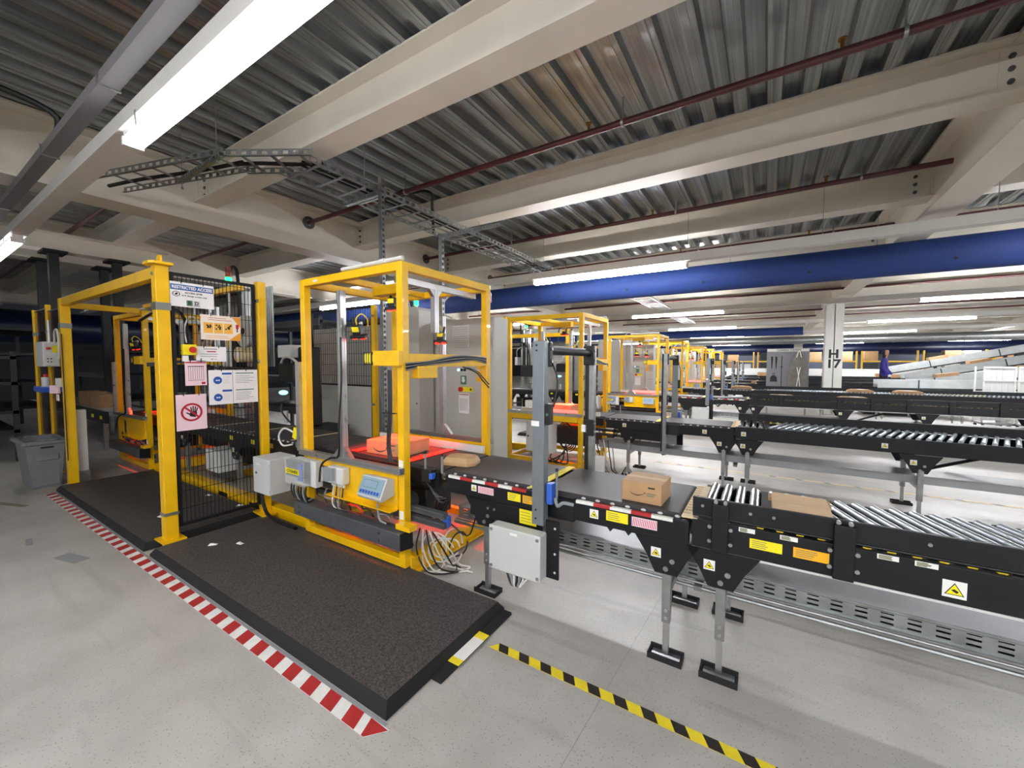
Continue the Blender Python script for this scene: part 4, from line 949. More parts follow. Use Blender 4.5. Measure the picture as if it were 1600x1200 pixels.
# ---------------------------------------------------------------- boxes hung on the near frame (copied to the third and fifth line)
HB = []
t = thing('steel_enclosure','grey steel enclosure with hinged door left of the near yellow frame','enclosure',(-3.7,1.9,.36)); 
B().box(-3.86,-3.60,1.78,2.02,.40,.715).build('box_body','enclosure_grey',t,bev=.004); B().box(-3.598,-3.585,1.785,2.015,.405,.71).build('door','enclosure_grey',t,bev=.003)
for z in (.44,.66): B().cyl((-3.592,1.79,z-.012),(-3.592,1.79,z+.012),.006,8).build('hinge','dark_steel',t)
B().box(-3.80,-3.74,1.7785,1.78,.65,.665).build('type_plate','light_grey',t); B().cyl((-3.8,1.78,.58),(-3.8,1.772,.58),.010,10).build('lock','dark_steel',t)
B().box(-3.86,-3.40,2.02,2.03,.45,.66).build('mounting_plate','yellow_paint',t); HB.append(t)
t = thing('vision_controller','grey controller box with clear cover and COGNEX plate','controller',(-3.25,1.9,.5))
B().box(-3.42,-3.10,1.90,1.968,.52,.74).build('box_body','light_grey',t,bev=.008); B().box(-3.45,-3.16,1.835,1.90,.53,.75).build('clear_cover','clear_cover',t,bev=.01)
B().box(-3.44,-3.17,1.845,1.895,.60,.73).build('controller_body','dark_steel',t,bev=.004); B().box(-3.25,-3.19,1.838,1.845,.58,.72).build('blue_end','blue_plastic',t)
p = B().box(-3.42,-3.225,1.831,1.834,.625,.668).build('name_plate','sticker_yellow',t); text('COGNEX',.034,frame((-3.322,1.8305,.646),(1,0,0),(0,0,1)),'print_black',t,w=.165,bold=.0012)
for k in range(7): B().tube([(-3.40+.035*k,1.87,.53),(-3.40+.035*k,1.865,.46),(-3.36+.03*k,1.88,.40),(-3.30+.02*k,1.93,.41)],.007,5).build('cable',['cable_black','cable_black','cable_grey'][k%3],t)
HB.append(t)
t = thing('power_box','small white junction box with clear front on the yellow apron','junction box',(-2.85,1.92,.6))
B().box(-2.93,-2.74,1.895,1.968,.60,.735).build('box_body','light_grey',t,bev=.012); B().box(-2.945,-2.81,1.85,1.895,.62,.735).build('clear_cover','clear_cover',t,bev=.008); B().box(-2.93,-2.83,1.86,1.893,.63,.725).build('relay_block','dark_steel',t,bev=.003)
for k in range(5): B().cyl((-2.91+.035*k,1.93,.60),(-2.91+.035*k,1.93,.575),.011,8).build('cable_gland','light_grey',t)
for k in range(4): B().tube([(-2.90+.04*k,1.93,.58),(-2.89+.04*k,1.91,.48),(-2.86+.03*k,1.9,.42),(-2.80+.03*k,1.93,.40)],.006,5).build('cable',['cable_white','cable_black','cable_grey','cable_black'][k],t)
HB.append(t)
t = thing('display_terminal','grey weighing terminal with blue screen on the yellow apron','terminal',(-2.35,1.9,.58))
Mt = frame((-2.37,1.86,.655),(1,0,0),(0,.55,.84)); b = B(); b.prism([(1.968,.72),(1.90,.735),(1.835,.60),(1.855,.575),(1.968,.60)],-2.49,-2.235,'x'); b.build('housing','enclosure_grey',t,bev=.006)
Mt = frame((-2.3625,1.867,.668),(1,0,0),Vector((0,.065,.135))); B(Mt).box(-.118,.118,-.062,.062,0,.004).build('front_plate','screen_blue',t)
B(Mt).box(-.09,.06,-.01,.045,.004,.005).build('screen','print_green',t) ; B(Mt).box(-.085,.055,-.006,.041,.005,.0055).build('screen_glass','screen_blue',t)
for k in range(7): B(Mt).box(-.1+.03*k,-.08+.03*k,-.052,-.03,.004,.007).build('key','print_deep_blue',t)
B().tube([(-2.36,1.93,.59),(-2.36,1.92,.5),(-2.33,1.91,.42),(-2.27,1.92,.40)],.008,6).build('cable','cable_grey',t); HB.append(t)
for k,nm in ((1,'third'),(2,'fifth')):
    for t_ in HB: copy_tree(t_,(0,8.02*k,0),label=t_['label'].split(' on the')[0].split(' left of')[0]+' at the %s conveyor line'%nm,skip=('cable','key','hinge','cable_gland'))
# the blue photocell and white cable coil hanging at the outlet of the near frame
t = thing('photocell','blue photocell hanging on a black cable beside the near conveyor leg','sensor',(-1.86,2.12,.4)); B().box(-1.89,-1.845,2.09,2.13,.40,.48).build('cell_body','blue_plastic',t,bev=.004); B().ball((-1.867,2.11,.395),.018,10,6).build('cell_lens','clear_cover',t); B().tube([(-1.87,2.11,.48),(-1.87,2.11,.55),(-1.86,2.13,.65)],.004,5).build('cable','cable_black',t)
t = thing('cable_coil','tangle of white and black cables on the floor beside the near frame','cables',(-1.98,2.25,0))
rr = random.Random(3)
for k in range(5):
    cx,cy,cz = -2.03+.035*k,2.15+.03*k,.16+.012*k; q_ = random.Random(40+k); ra,rb,ph = q_.uniform(.05,.12),q_.uniform(.08,.16),q_.uniform(0,2); pts = [(cx+ra*math.cos(a),cy+.05*math.cos(a+ph)+q_.uniform(-.015,.015),max(.02,cz+rb*math.sin(a+.5*ph))) for a in [i*math.pi/5 for i in range(10)]]
    B().tube(pts,.006,5).build('cable','cable_white' if k<4 else 'cable_black',t)
for k in range(6):
    B().tube([(-2.1+.03*k,2.08,.35),(-2.12+.05*k,2.06+.02*k,.2),(-2.05+.03*k,2.08+.04*k,.05),(-1.95+rr.uniform(-.05,.1),2.15+.04*k,.012),(-1.85+rr.uniform(-.1,.1),2.3,.01)],.006,5).build('cable','cable_white' if k%2 else 'cable_black',t)
B().tube([(-1.95,2.2,.4),(-1.8,2.25,.30),(-1.75,2.28,.42),(-1.72,2.3,.55)],.006,5).build('cable','cable_black',t)
# ---------------------------------------------------------------- parcels
def smile(t,M,w,m='print_black'):
    n = 10; up_ = [(-w/2+w*i/n, -.16*w*math.sin(math.pi*(i/n)**.9)) for i in range(n+1)]; lo = [(x,y-.05*w*math.sin(math.pi*i/n)-.004*w) for i,(x,y) in enumerate(up_)]
    B(M).prism(up_+lo[::-1],0,.0006).build('smile_mark',m,t)
    B(M).prism([(w*.40,-.04*w),(w*.54,.04*w),(w*.36,.06*w),(w*.46,.02*w)],0,.0006).build('smile_tip',m,t)
def carton(label,x0,x1,y0,y1,z0,z1,m='cardboard',mark=True,name='cardboard_box',tape=True,rz=0,group=None):
    c = Vector(((x0+x1)/2,(y0+y1)/2,z0)); t = thing(name,label,'box',c,group); b = B(); b.box(x0,x1,y0,y1,z0,z1); b.build('carton',m,t,bev=.003)
    if tape: B().box(x0-.0006,x1+.0006,(y0+y1)/2-.022,(y0+y1)/2+.022,z1,z1+.0008).build('packing_tape','cardboard_light',t); B().box(x0,x1,(y0+y1)/2-.0008,(y0+y1)/2+.0008,z1+.0006,z1+.001).build('flap_seam','print_olive',t)
    if mark:
        M = frame(((x0+x1)/2-.1*(x1-x0),y0-.0006,(z0+z1)/2-.0*(z1-z0)),(1,0,0),(0,0,1)); smile(t,M,(x1-x0)*.42)
        for (dx,dz,w_) in ((.27,.28,.17),(.24,.0,.22),(.24,-.10,.18)): B(M).box((x1-x0)*(dx),(x1-x0)*(dx+w_),(z1-z0)*dz-.004,(z1-z0)*dz+.004,0,.0006).build('print_line','print_black' if dz>.2 else 'print_olive',t)
    if rz: t.rotation_euler = (0,0,rz)
    return t
carton('brown smile carton riding the belt right of the sensor stand',-.66,-.445,2.205,2.42,.792,.905,rz=-.03)
carton('smile carton glowing red under the scanner lights of the near frame',-2.86,-2.46,2.22,2.56,.792,.905,rz=.04)
t = thing('padded_envelope','brown padded paper envelope on the belt beside the near frame','envelope',(-1.92,2.3,.79))
pts = [(-.12,-.09),(.08,-.10),(.125,-.05),(.12,.06),(.08,.10),(-.10,.10),(-.14,.03)]; b = B(Matrix.Translation((-1.93,2.36,.79))@Matrix.Rotation(.25,4,'Z')); n = len(pts)
b.add([(x,y,.002) for x,y in pts]+[(x*1.02,y*1.02,.025) for x,y in pts]+[(x*.86,y*.82,.058) for x,y in pts]+[(x*.3,y*.3,.064) for x,y in pts],[tuple(range(n))[::-1]]+[(r*n+i,r*n+(i+1)%n,(r+1)*n+(i+1)%n,(r+1)*n+i) for r in range(3) for i in range(n)]+[tuple(range(3*n,4*n))]); b.build('paper_body','kraft_paper',t)
b = B(Matrix.Translation((-1.93,2.36,.79))@Matrix.Rotation(.25,4,'Z')); b.box(-.105,.09,.035,.04,.0605,.0625); b.build('seal_fold','cardboard',t)
t = carton('flat tan carton lying over the first slanted rollers',.045,.275,2.19,2.52,.824,.872,'cardboard_light',mark=False)
B().box(.03,.29,2.45,2.53,.845,.86).build('open_flap','cardboard',t)
t = thing('cardboard_sheet','thin flat brown cardboard sheet lying along the slanted rollers','cardboard',(.7,2.3,.82)); B(Matrix.Translation((.66,2.285,.8245))@Matrix.Rotation(-.12,4,'Z')).box(-.18,.35,-.05,.05,0,.004).build('sheet','cardboard_light',t)
cl = carton('smile carton lit red inside the second line frame',-2.85,-2.5,5.65,5.95,.792,.91)
for (x,y,lab) in ((.3,10.35,'flat tan mailer on the third line conveyor, left one'),(1.5,10.5,'flat tan mailer on the third line conveyor, middle one'),(2.1,13.75,'tan parcel riding the fourth line rollers'),(-.6,13.9,'tan parcel on the fourth line belt'),(3.0,13.7,'orange brown parcel on the fourth line rollers at right'),(-.2,18.4,'small tan parcel on the fifth line belt')):
    t = thing('parcel',lab,'parcel',(x,y,.81)); b = B(); b.prism([(x-.28,.815),(x+.28,.815),(x+.25,.87),(x+.17,.895),(x-.17,.895),(x-.25,.87)],y-.13,y+.13,'y'); b.build('wrapper','cardboard',t,bev=.01); B().box(x-.05,x+.09,y-.08,y+.04,.8955,.897).build('shipping_label','sticker_white',t)
# ================================================================== BEHIND THE NEAR FRAME
def cabinet(name,label,x0,x1,y0,y1,z1,split=None):
    t = thing(name,label,'cabinet',((x0+x1)/2,(y0+y1)/2,0)); B().box(x0,x1,y0+.02,y1,.1,z1).build('carcass','cabinet_grey',t,bev=.006); B().box(x0+.02,x1-.02,y0+.05,y1-.02,0,.1).build('plinth','dark_steel',t)
    xs = [x0,split,x1] if split else [x0,x1]
    for a,b_ in zip(xs,xs[1:]):
        d = B().box(a+.004,b_-.004,y0,y0+.018,.11,z1-.01).build('door','cabinet_grey',t,bev=.004)
    return t,d
t,d = cabinet('electrical_cabinet','large grey double door electrical cabinet behind the near yellow frame',-3.92,-2.72,3.9,4.22,2.1,-3.5)
p = B().box(-3.33,-3.07,3.888,3.9,1.75,2.02).build('vent_grille','light_grey',t,bev=.004)
for i in range(9): B().box(-3.315,-3.085,3.882,3.888,1.77+.027*i,1.785+.027*i).build('vent_slat','cabinet_grey',p)
h_ = B().box(-3.50,-3.455,3.872,3.9,1.02,1.28).build('door_handle','light_grey',t,bev=.008)
for i,m in enumerate(('lamp_blue_glow','black_plastic','black_plastic')): B().cyl((-3.24+.05*i,3.9,1.47),(-3.24+.05*i,3.885,1.47),.016,12).build('push_button',m,t)
p = B().box(-3.21,-3.12,3.896,3.9,1.29,1.40).build('green_sign','print_green',t); B().cyl((-3.165,3.896,1.34),(-3.165,3.894,1.34),.025,12).build('sign_mark','paper',p); B().box(-3.19,-3.15,3.894,3.896,1.36,1.385).build('sign_mark','paper',p)
p = B().box(-3.24,-3.02,3.896,3.9,1.20,1.26).build('isolator_plate','sticker_yellow',t); B().cyl((-3.20,3.896,1.23),(-3.20,3.87,1.23),.03,14).build('isolator_knob','red_plastic',p); B().cyl((-3.05,3.896,1.23),(-3.05,3.893,1.23),.014,10).build('sign_mark','print_black',p)
for i in range(3): q = B().box(-2.96,-2.85,3.896,3.9,1.33+.075*i,1.39+.075*i).build('warning_plate','sticker_orange',t); B().cyl((-2.88,3.896,1.36+.075*i),(-2.88,3.894,1.36+.075*i),.012,8).build('sign_mark','print_black',q)
for i in range(2): q = B().box(-3.64,-3.56,3.896,3.9,1.50+.075*i,1.56+.075*i).build('warning_plate','sticker_orange',t); B().cyl((-3.58,3.896,1.53+.075*i),(-3.58,3.894,1.53+.075*i),.012,8).build('sign_mark','print_black',q)
p = B().box(-3.24,-3.08,3.896,3.9,.93,1.18).build('data_sheet','paper',t); M = frame((-3.16,3.896,1.055),(1,0,0),(0,0,1)); flat(M,'print_red',p,-.075,.075,.105,.115)
for i in range(5): flat(M,'print_grey',p,-.06+.026*i,-.054+.026*i,-.09,.06,'column_line')
for (x,z) in ((-3.80,1.25),(-3.80,1.05)): B().cyl((x,3.9,z),(x,3.87,z),.035,12).build('rotary_switch','black_plastic',t)
B().cyl((-2.92,4.1,2.1),(-2.92,4.1,2.3),.015,8).build('beacon_pole','light_grey',t); B().cyl((-2.92,4.1,2.3),(-2.92,4.1,2.36),.03,12).build('beacon_lens','lamp_amber_off',t); B().cyl((-2.92,4.1,2.36),(-2.92,4.1,2.42),.03,12).build('beacon_lens','lamp_red_off',t)
B().tube([(-3.55,4.1,2.45),(-3.66,4.1,2.36),(-3.66,4.1,2.22),(-3.5,4.1,2.14)],.012,6).build('hose_loop','cable_white',t)
# tall rounded cover panels
for (x0,x1,y,zt,lab) in ((-4.28,-3.93,3.62,2.27,'tall grey cover panel with rounded top right of the mesh fence'),(-3.86,-3.62,3.60,2.25,'narrow grey cover panel between the rounded panel and the cabinet')):
    t = thing('cover_panel',lab,'panel',((x0+x1)/2,y,0)); r=.06; pr = [(x0,.02),(x1,.02)]+[(x1-r+r*math.cos(a),zt-r+r*math.sin(a)) for a in (0,.5,1.05,1.57)]+[(x0+r+r*math.cos(a),zt-r+r*math.sin(a)) for a in (1.57,2.1,2.65,3.14)]
    B().prism(pr,y,y+.25,'y').build('panel_body','cabinet_grey',t); B().cyl((x1-.05,y,1.05),(x1-.05,y-.004,1.05),.012,8).build('bolt','dark_steel',t); B().box(x0+.02,x1-.02,y+.02,y+.23,0,.02).build('panel_foot','dark_steel',t)
t = thing('signal_tower','signal tower with lit green lamp behind the near yellow frame','signal lamp',(-3.8,3.9,0)); B().cyl((-4.02,3.95,0),(-4.02,3.95,2.33),.02,10).build('tower_pole','light_grey',t); B().cyl((-4.02,3.95,2.33),(-4.02,3.95,2.39),.032,12).build('green_lens','lamp_green',t); B().cyl((-4.02,3.95,2.39),(-4.02,3.95,2.45),.032,12).build('amber_lens','lamp_amber_off',t)
fence_panel('mesh fence panel with grey lower sheet behind the near yellow frame',(-5.72,3.5),(-4.36,3.5),.2,2.30,sheet=1.24,pitch=.05)
t = thing('machine_cover','pale grey machine wall behind the sheeted mesh fence','panel',(-5.8,4.1,0)); B().box(-6.9,-4.75,4.05,4.12,.02,2.12).build('wall_sheet','cabinet_grey',t,bev=.004)
for x in (-6.85,-5.85,-4.85): B().box(x,x+.05,4.12,4.2,0,2.1).build('wall_post','galvanised',t)
for (x,y,lab) in ((-5.76,3.5,'yellow fence post at the left end of the sheeted mesh panel'),(-4.32,3.5,'yellow fence post at the right end of the sheeted mesh panel'),(-3.58,5.48,'yellow fence post just left of the second line frame'),(-4.9,5.2,'yellow fence post behind the grey electrical cabinet')):
    t = thing('fence_post',lab,'post',(x,y,0)); B().box(x-.03,x+.03,y-.03,y+.03,.012,2.3).build('post_shaft','yellow_paint',t,bev=.003); B().box(x-.08,x+.08,y-.08,y+.08,0,.012).build('foot_plate','yellow_paint',t)
    for z in (1.0,1.6,2.15): B().box(x-.034,x+.034,y-.036,y-.03,z,z+.025).build('clip','galvanised',t)
t = thing('steel_enclosure','light grey wall enclosure hung on the second line frame facing the viewer','enclosure',(-2.7,5.2,.28)); B().box(-2.94,-2.52,5.06,5.22,.28,.70).build('box_body','enclosure_grey',t,bev=.005); B().box(-2.935,-2.525,5.05,5.06,.285,.695).build('door','enclosure_grey',t,bev=.003); B().cyl((-2.9,5.05,.5),(-2.9,5.045,.5),.014,10).build('lock','black_plastic',t)
for k in range(4): B().tube([(-2.85+.1*k,5.12,.28),(-2.85+.1*k,5.1,.2),(-2.6+.1*k,5.1,.16),(-2.35,5.15,.3+.05*k)],.01,5).build('cable','cable_black',t)
t = thing('cable_coil','black cable loops hanging below the second line shelf','cables',(-2.3,5.15,.4))
for k in range(4): B().tube([(-2.35+.02*k+.12*math.cos(a),5.12,.56+.17*math.sin(a)-.02*k) for a in [i*math.pi/5 for i in range(11)]],.007,5).build('cable','cable_black',t)
t = thing('cable_coil','grey cable tangle on the floor right of the second line frame','cables',(-1.8,5.4,0))
for k in range(6): B().tube([(-2.05+.06*k,5.35,.5),(-1.95+.05*k,5.3,.3-.02*k),(-1.85+.03*k,5.3+.02*k,.06),(-1.7+.05*k,5.35,.012),(-1.6,5.45+.03*k,.12)],.008,5).build('cable',['cable_white','cable_black','cable_grey'][k%3],t)
tag(B().box(-2.02,-1.80,5.2,5.24,.0,.30).build('white_panel','paper'),'small white panel on the floor by the second line frame','panel')
m3 = floor_mat(-4.5,-1.75,'x'); m3['label'] = 'dark rubber mat beside the third conveyor line'; m3.location.y += 5.95+.3
# ================================================================== LABELLING CELL BEHIND THE FENCE
t = belt_section('belt_conveyor','black belt conveyor section inside the fenced labelling cell',-6.92,-3.47,-6.92,-3.47,tape=False)
for x in (-6.4,-5.0): legpair(t,x)
for x,m in ((-4.35,'sticker_yellow'),(-4.25,'sticker_orange'),(-4.62,'sticker_yellow'),(-5.1,'sticker_yellow'),(-3.72,'sticker_orange'),(-3.62,'sticker_yellow')): label_(t,x,x+.07,.69,.735,YN,m,seed=int(-x*9))
for x in (-3.95,-5.6,-4.8): B().box(x,x+.03,YN+.05,YF-.05,.791,.793).build('belt_joint','beige_roll',t)
t = thing('base_frame','heavy yellow base beam on the floor inside the fenced cell','base',(-5.3,2.1,0))
b = B().box(-7.1,-3.42,2.075,2.17,.0,.12); b.build('beam','yellow_paint',t,bev=.004); B().box(-7.1,-3.42,2.03,2.21,.0,.012).build('flange','yellow_paint',t)
for x in (-6.6,-5.3,-4.6): B().box(x,x+.2,2.072,2.076,.03,.08).build('fork_pocket','black_plastic',t)
B().box(-7.1,-3.42,2.7,2.8,0,.12).build('beam','yellow_paint',t)
t = thing('control_cabinet','small white control cabinet under the conveyor behind the fence','cabinet',(-5.7,2.4,.12)); B().box(-5.98,-5.62,2.2,2.45,.20,.47).build('box_body','light_grey',t,bev=.005); B().box(-5.615,-5.605,2.21,2.44,.21,.46).build('door','light_grey',t,bev=.003); B().box(-5.95,-5.65,2.25,2.4,.12,.20).build('stand','dark_steel',t)
def applicator(x,label,label2):
    t = thing('label_applicator',label,'labelling machine',(x,2.85,0)); B().box(x-.3,x+.3,2.8,3.2,0,.5).build('base_cabinet','rack_dark',t,bev=.01)
    for dx in (-.22,.02): profile(B(),x+dx,x+dx+.08,2.95,3.03,.5,2.6,'z').build('column','aluminium',t)
    b = B()
    for i in range(6): b.box(x+.2+.055*i,x+.235+.055*i,3.0,3.02,1.5,2.62)
    b.build('ribbed_guard','galvanised',t,kind='stuff')
    B().box(x-.05,x+.45,2.62,2.95,1.15,1.5).build('print_head','black_plastic',t,bev=.02)
    q = B().cyl((x+.5,2.55,1.66),(x+.5,2.75,1.66),.10,24).build('label_roll','beige_roll',t); B().cyl((x+.5,2.545,1.66),(x+.5,2.755,1.66),.045,16).build('roll_core','paper',q)
    q = B().cyl((x+.78,2.5,1.95),(x+.78,2.56,1.95),.20,28).build('roll_disc','cabinet_grey',t); B().cyl((x+.78,2.49,1.95),(x+.78,2.57,1.95),.04,14).build('roll_core','black_plastic',q)
    B().tube([(x+.78,2.53,1.75),(x+.6,2.6,1.72),(x+.45,2.65,1.76)],.012,6).build('label_web','beige_roll',t)
    pts = [(x-.52,2.9,2.3),(x-.52,2.9,2.75),(x-.46,2.9,2.92),(x-.35,2.9,2.97),(x-.24,2.9,2.88),(x-.20,2.9,2.6),(x-.20,2.9,2.0)]
    B().tube(pts,.024,6).build('energy_chain','black_plastic',t)
    B().box(x-.02,x+.1,2.7,2.85,1.5,2.2).build('lift_axis','black_plastic',t,bev=.01); B().cyl((x+.25,2.7,1.15),(x+.25,2.7,.95),.05,14).build('tamp_cylinder','galvanised',t); B().box(x+.17,x+.33,2.62,2.78,.93,.95).build('tamp_pad','dark_steel',t)
    B().cyl((x+.16,2.62,1.5),(x+.16,2.62,2.64),.014,8).build('tower_pole','light_grey',t)
    for z,m in ((2.64,'lamp_green'),(2.71,'lamp_amber_off'),(2.78,'lamp_red_off')): B().cyl((x+.16,2.62,z),(x+.16,2.62,z+.065),.036,12).build('tower_lens',m,t)
    B().box(x-.3,x-.2,2.7,2.9,1.5,1.75).build('air_unit','light_grey',t,bev=.01); B().tube([(x-.25,2.75,1.75),(x-.22,2.7,1.95),(x-.1,2.72,2.05),(x,2.75,2.0)],.012,6).build('air_hose','cable_white',t)
    return t
applicator(-6.35,'label applicator with beige label roll directly behind the signs on the fence','')
a2 = applicator(-7.5,'label applicator at the far side of the cell, its green lamp left of the other',''); a2.location += Vector((-1.35,.5,.0))
t = thing('robot_arm','black lifting unit behind the fence left of the near yellow frame','machine',(-4.9,2.95,0))
B().box(-5.05,-4.6,2.9,3.3,0,.75).build('pedestal','rack_dark',t,bev=.01); B().box(-4.98,-4.78,2.85,3.05,.75,1.75).build('mast','black_plastic',t,bev=.02); B().box(-5.25,-4.9,2.75,2.95,1.3,1.55).build('slide','black_plastic',t,bev=.02); B().box(-5.35,-5.05,2.8,2.95,1.62,1.78).build('motor_cover','light_grey',t,bev=.01)
B().tube([(-5.3,2.8,1.5),(-5.1,2.75,1.62),(-4.9,2.75,1.6),(-4.75,2.8,1.45)],.015,6).build('hose','cable_white',t); B().cyl((-5.1,2.75,.80),(-5.1,2.75,.95),.03,12).build('cup','light_grey',t); B().ball((-5.12,2.74,1.18),.05,12,7,(1.2,1,.6)).build('beacon','lamp_blue_glow',t)
t = thing('side_reader','yellow reader with curled cables at the left post of the near frame','reader',(-3.55,2.0,.85)); B(Matrix.Translation((-3.5,1.99,.93))@Matrix.Rotation(.3,4,'Y')).box(-.03,.03,-.03,.03,-.05,.05).build('reader_body','sticker_yellow',t,bev=.005); B().box(-3.46,-3.43,1.97,2.03,.84,1.06).build('reader_plate','black_plastic',t); B().cyl((-3.43,1.985,1.0),(-3.42,1.985,1.0),.02,12).build('red_light','lens_red',t); B().box(-3.56,-3.4,2.0,2.02,.79,.84).build('reader_mount','galvanised',t)
B().tube([(-3.53,1.99,.92),(-3.68,1.97,.96),(-3.78,1.97,.88),(-3.72,1.97,.80),(-3.58,1.98,.82)],.008,6).build('curl_cable','cable_white',t); B().tube([(-3.53,1.99,.98),(-3.66,1.98,1.05),(-3.74,1.98,1.12),(-3.72,1.99,1.2),(-3.6,2.0,1.18)],.008,6).build('curl_cable','cable_black',t)
CELL = [o for o in bpy.data.objects if o.parent is None and (o.name in ('label_applicator','robot_arm','base_frame','machine_cover','cover_panel','cover_panel.001','electrical_cabinet','guard_portal','control_cabinet') or o.get('label','').startswith(('black belt conveyor section inside','mesh fence panel with grey')))]
for dy,nm in ((3.4,'second'),(8.02,'third'),(11.4,'fourth'),(16.0,'fifth')):
    for o in CELL:
        k_ = o.name.split('.')[0]
        if k_ == 'mesh_fence' or nm in ('second','fourth') and k_ in ('electrical_cabinet','cover_panel','guard_portal','machine_cover','mesh_fence'): continue
        if nm == 'fifth' and k_ in ('label_applicator','robot_arm','control_cabinet','mesh_fence'): continue
        w_ = {'label_applicator':'label applicator with beige roll','robot_arm':'black lifting unit','base_frame':'yellow base beam on the floor','machine_cover':'pale grey machine wall','cover_panel':'tall grey cover panel','electrical_cabinet':'grey double door electrical cabinet','guard_portal':'yellow steel portal','control_cabinet':'small white control cabinet','belt_conveyor':'black belt conveyor inside the labelling cell','mesh_fence':'mesh fence with grey lower sheet'}[k_]
        if o.name == 'cover_panel.001': w_ = 'narrow grey cover panel'
        copy_tree(o,(0,dy,0),label=w_+' in the cell of the %s conveyor line'%nm,skip=('text_lines','hatching','sign_mark','column_line','bolt','roller_end'))
# ================================================================== LEFT EDGE
t = thing('waste_bin','grey tapered plastic waste bin beside the portal','bin',(-7.8,1.12,0))
def taper(x0,x1,y0,y1,z0,z1,e): return [(x0+e,y0+e,z0),(x1-e,y0+e,z0),(x1-e,y1-e,z0),(x0+e,y1-e,z0),(x0,y0,z1),(x1,y0,z1),(x1,y1,z1),(x0,y1,z1)]
o_ = taper(-8.12,-7.46,.93,1.26,0,.57,.045); i_ = taper(-8.10,-7.48,.95,1.24,.02,.571,.045)
B().add(o_+i_,[(3,2,1,0),(0,1,5,4),(1,2,6,5),(2,3,7,6),(3,0,4,7),(8,9,10,11),(8,12,13,9),(9,13,14,10),(10,14,15,11),(11,15,12,8),(4,5,13,12),(5,6,14,13),(6,7,15,14),(7,4,12,15)]).build('bin_body','bin_grey',t)
for (a,b_,c,d) in ((-8.15,-7.43,.90,.94),(-8.15,-7.43,1.25,1.29),(-8.15,-8.11,.94,1.25),(-7.47,-7.43,.94,1.25)): B().box(a,b_,c,d,.55,.59).build('bin_rim','bin_grey',t,bev=.006)
B().box(-7.475,-7.455,1.0,1.2,.35,.42).build('bin_recess','bin_grey',t,bev=.006); B().box(-7.445,-7.425,1.02,1.19,.595,.61).build('bin_handle','bin_grey',t,bev=.005); B().box(-7.4545,-7.451,1.05,1.16,.50,.52).build('bin_badge','black_plastic',t)
for x in (-8.05,-7.55): B().cyl((x,.97,.59),(x,.97,.60),.025,10).build('bin_boss','dark_steel',t)
B().prism([(.98,.03),(1.20,.03),(1.21,.30),(.97,.30)],-7.492,-7.478,'x').build('bin_panel','bin_grey',t,bev=.004)
t = thing('guard_post','white square guard post with grey shoe beside the portal foot','post',(-7.42,1.38,0)); B().box(-7.47,-7.37,1.36,1.44,.16,.95).build('post_shaft','white_paint',t,bev=.004); B().box(-7.48,-7.36,1.35,1.45,0,.17).build('post_shoe','galvanised',t,bev=.004); B().box(-7.62,-7.47,1.38,1.42,.80,.92).build('side_sensor','light_grey',t,bev=.004)
for (x,y,zt,lab) in ((-9.3,1.33,2.33,'thin yellow fence post above the bin, left one'),(-8.45,1.33,2.35,'thin yellow fence post above the bin, right one')):
    t = thing('fence_post',lab,'post',(x,y,0)); B().box(x-.025,x+.025,y-.025,y+.025,.012,zt).build('post_shaft','yellow_paint',t); B().box(x-.07,x+.07,y-.07,y+.07,0,.012).build('foot_plate','yellow_paint',t); B().box(x-.03,x+.03,y-.03,y+.03,1.95,2.0).build('clip','galvanised',t)
t = thing('screen_panel','dark tinted acrylic screen between the thin fence posts','screen',(-8.9,1.33,.2)); B().box(-9.27,-8.48,1.325,1.335,.2,2.3).build('pane','acrylic',t); B().box(-9.27,-8.48,1.32,1.34,2.3,2.315).build('top_edge','galvanised',t)
t = thing('screen_panel','dark tinted acrylic screen between the portal and the thin post','screen',(-7.9,1.33,.2)); B().box(-8.42,-7.5,1.325,1.335,.2,2.25).build('pane','acrylic',t); B().box(-8.42,-7.5,1.32,1.34,2.25,2.265).build('top_edge','galvanised',t)
t = thing('control_box','light grey control box with red switch on the screen by the portal','control box',(-8.0,1.2,1.5)); B().box(-8.25,-7.85,1.17,1.32,1.50,1.82).build('box_body','light_grey',t,bev=.006); B().box(-7.85,-7.835,1.18,1.31,1.51,1.81).build('door','light_grey',t,bev=.004)
B().box(-7.835,-7.815,1.20,1.235,1.72,1.75).build('red_switch','red_plastic',t); B().box(-7.835,-7.82,1.25,1.30,1.68,1.77).build('note_label','sticker_yellow',t)
for i in range(4): B().cyl((-7.835,1.21+.03*(i%2),1.56+.04*(i//2)),(-7.825,1.21+.03*(i%2),1.56+.04*(i//2)),.008,8).build('button','black_plastic',t)
B().cyl((-7.95,1.25,1.82),(-7.95,1.25,2.1),.018,8).build('conduit','galvanised',t); B().tube([(-7.85,1.28,1.82),(-7.7,1.26,1.95),(-7.5,1.25,1.95),(-7.4,1.24,1.75),(-7.5,1.25,1.6)],.012,6).build('hose_loop','cable_white',t)
t = thing('parts_tray','blue plastic tray with a bottle hung on the screen','tray',(-8.0,1.22,1.15)); b = B(); b.prism([(-8.15,1.17),(-7.75,1.17),(-7.72,1.24),(-8.18,1.24)],1.12,1.325,'y'); b.build('tray_body','blue_plastic',t,bev=.01); B().cyl((-7.95,1.2,1.24),(-7.95,1.2,1.36),.04,12).build('bottle','light_grey',t); B().cyl((-7.95,1.2,1.36),(-7.95,1.2,1.40),.02,10).build('bottle_cap','red_plastic',t)
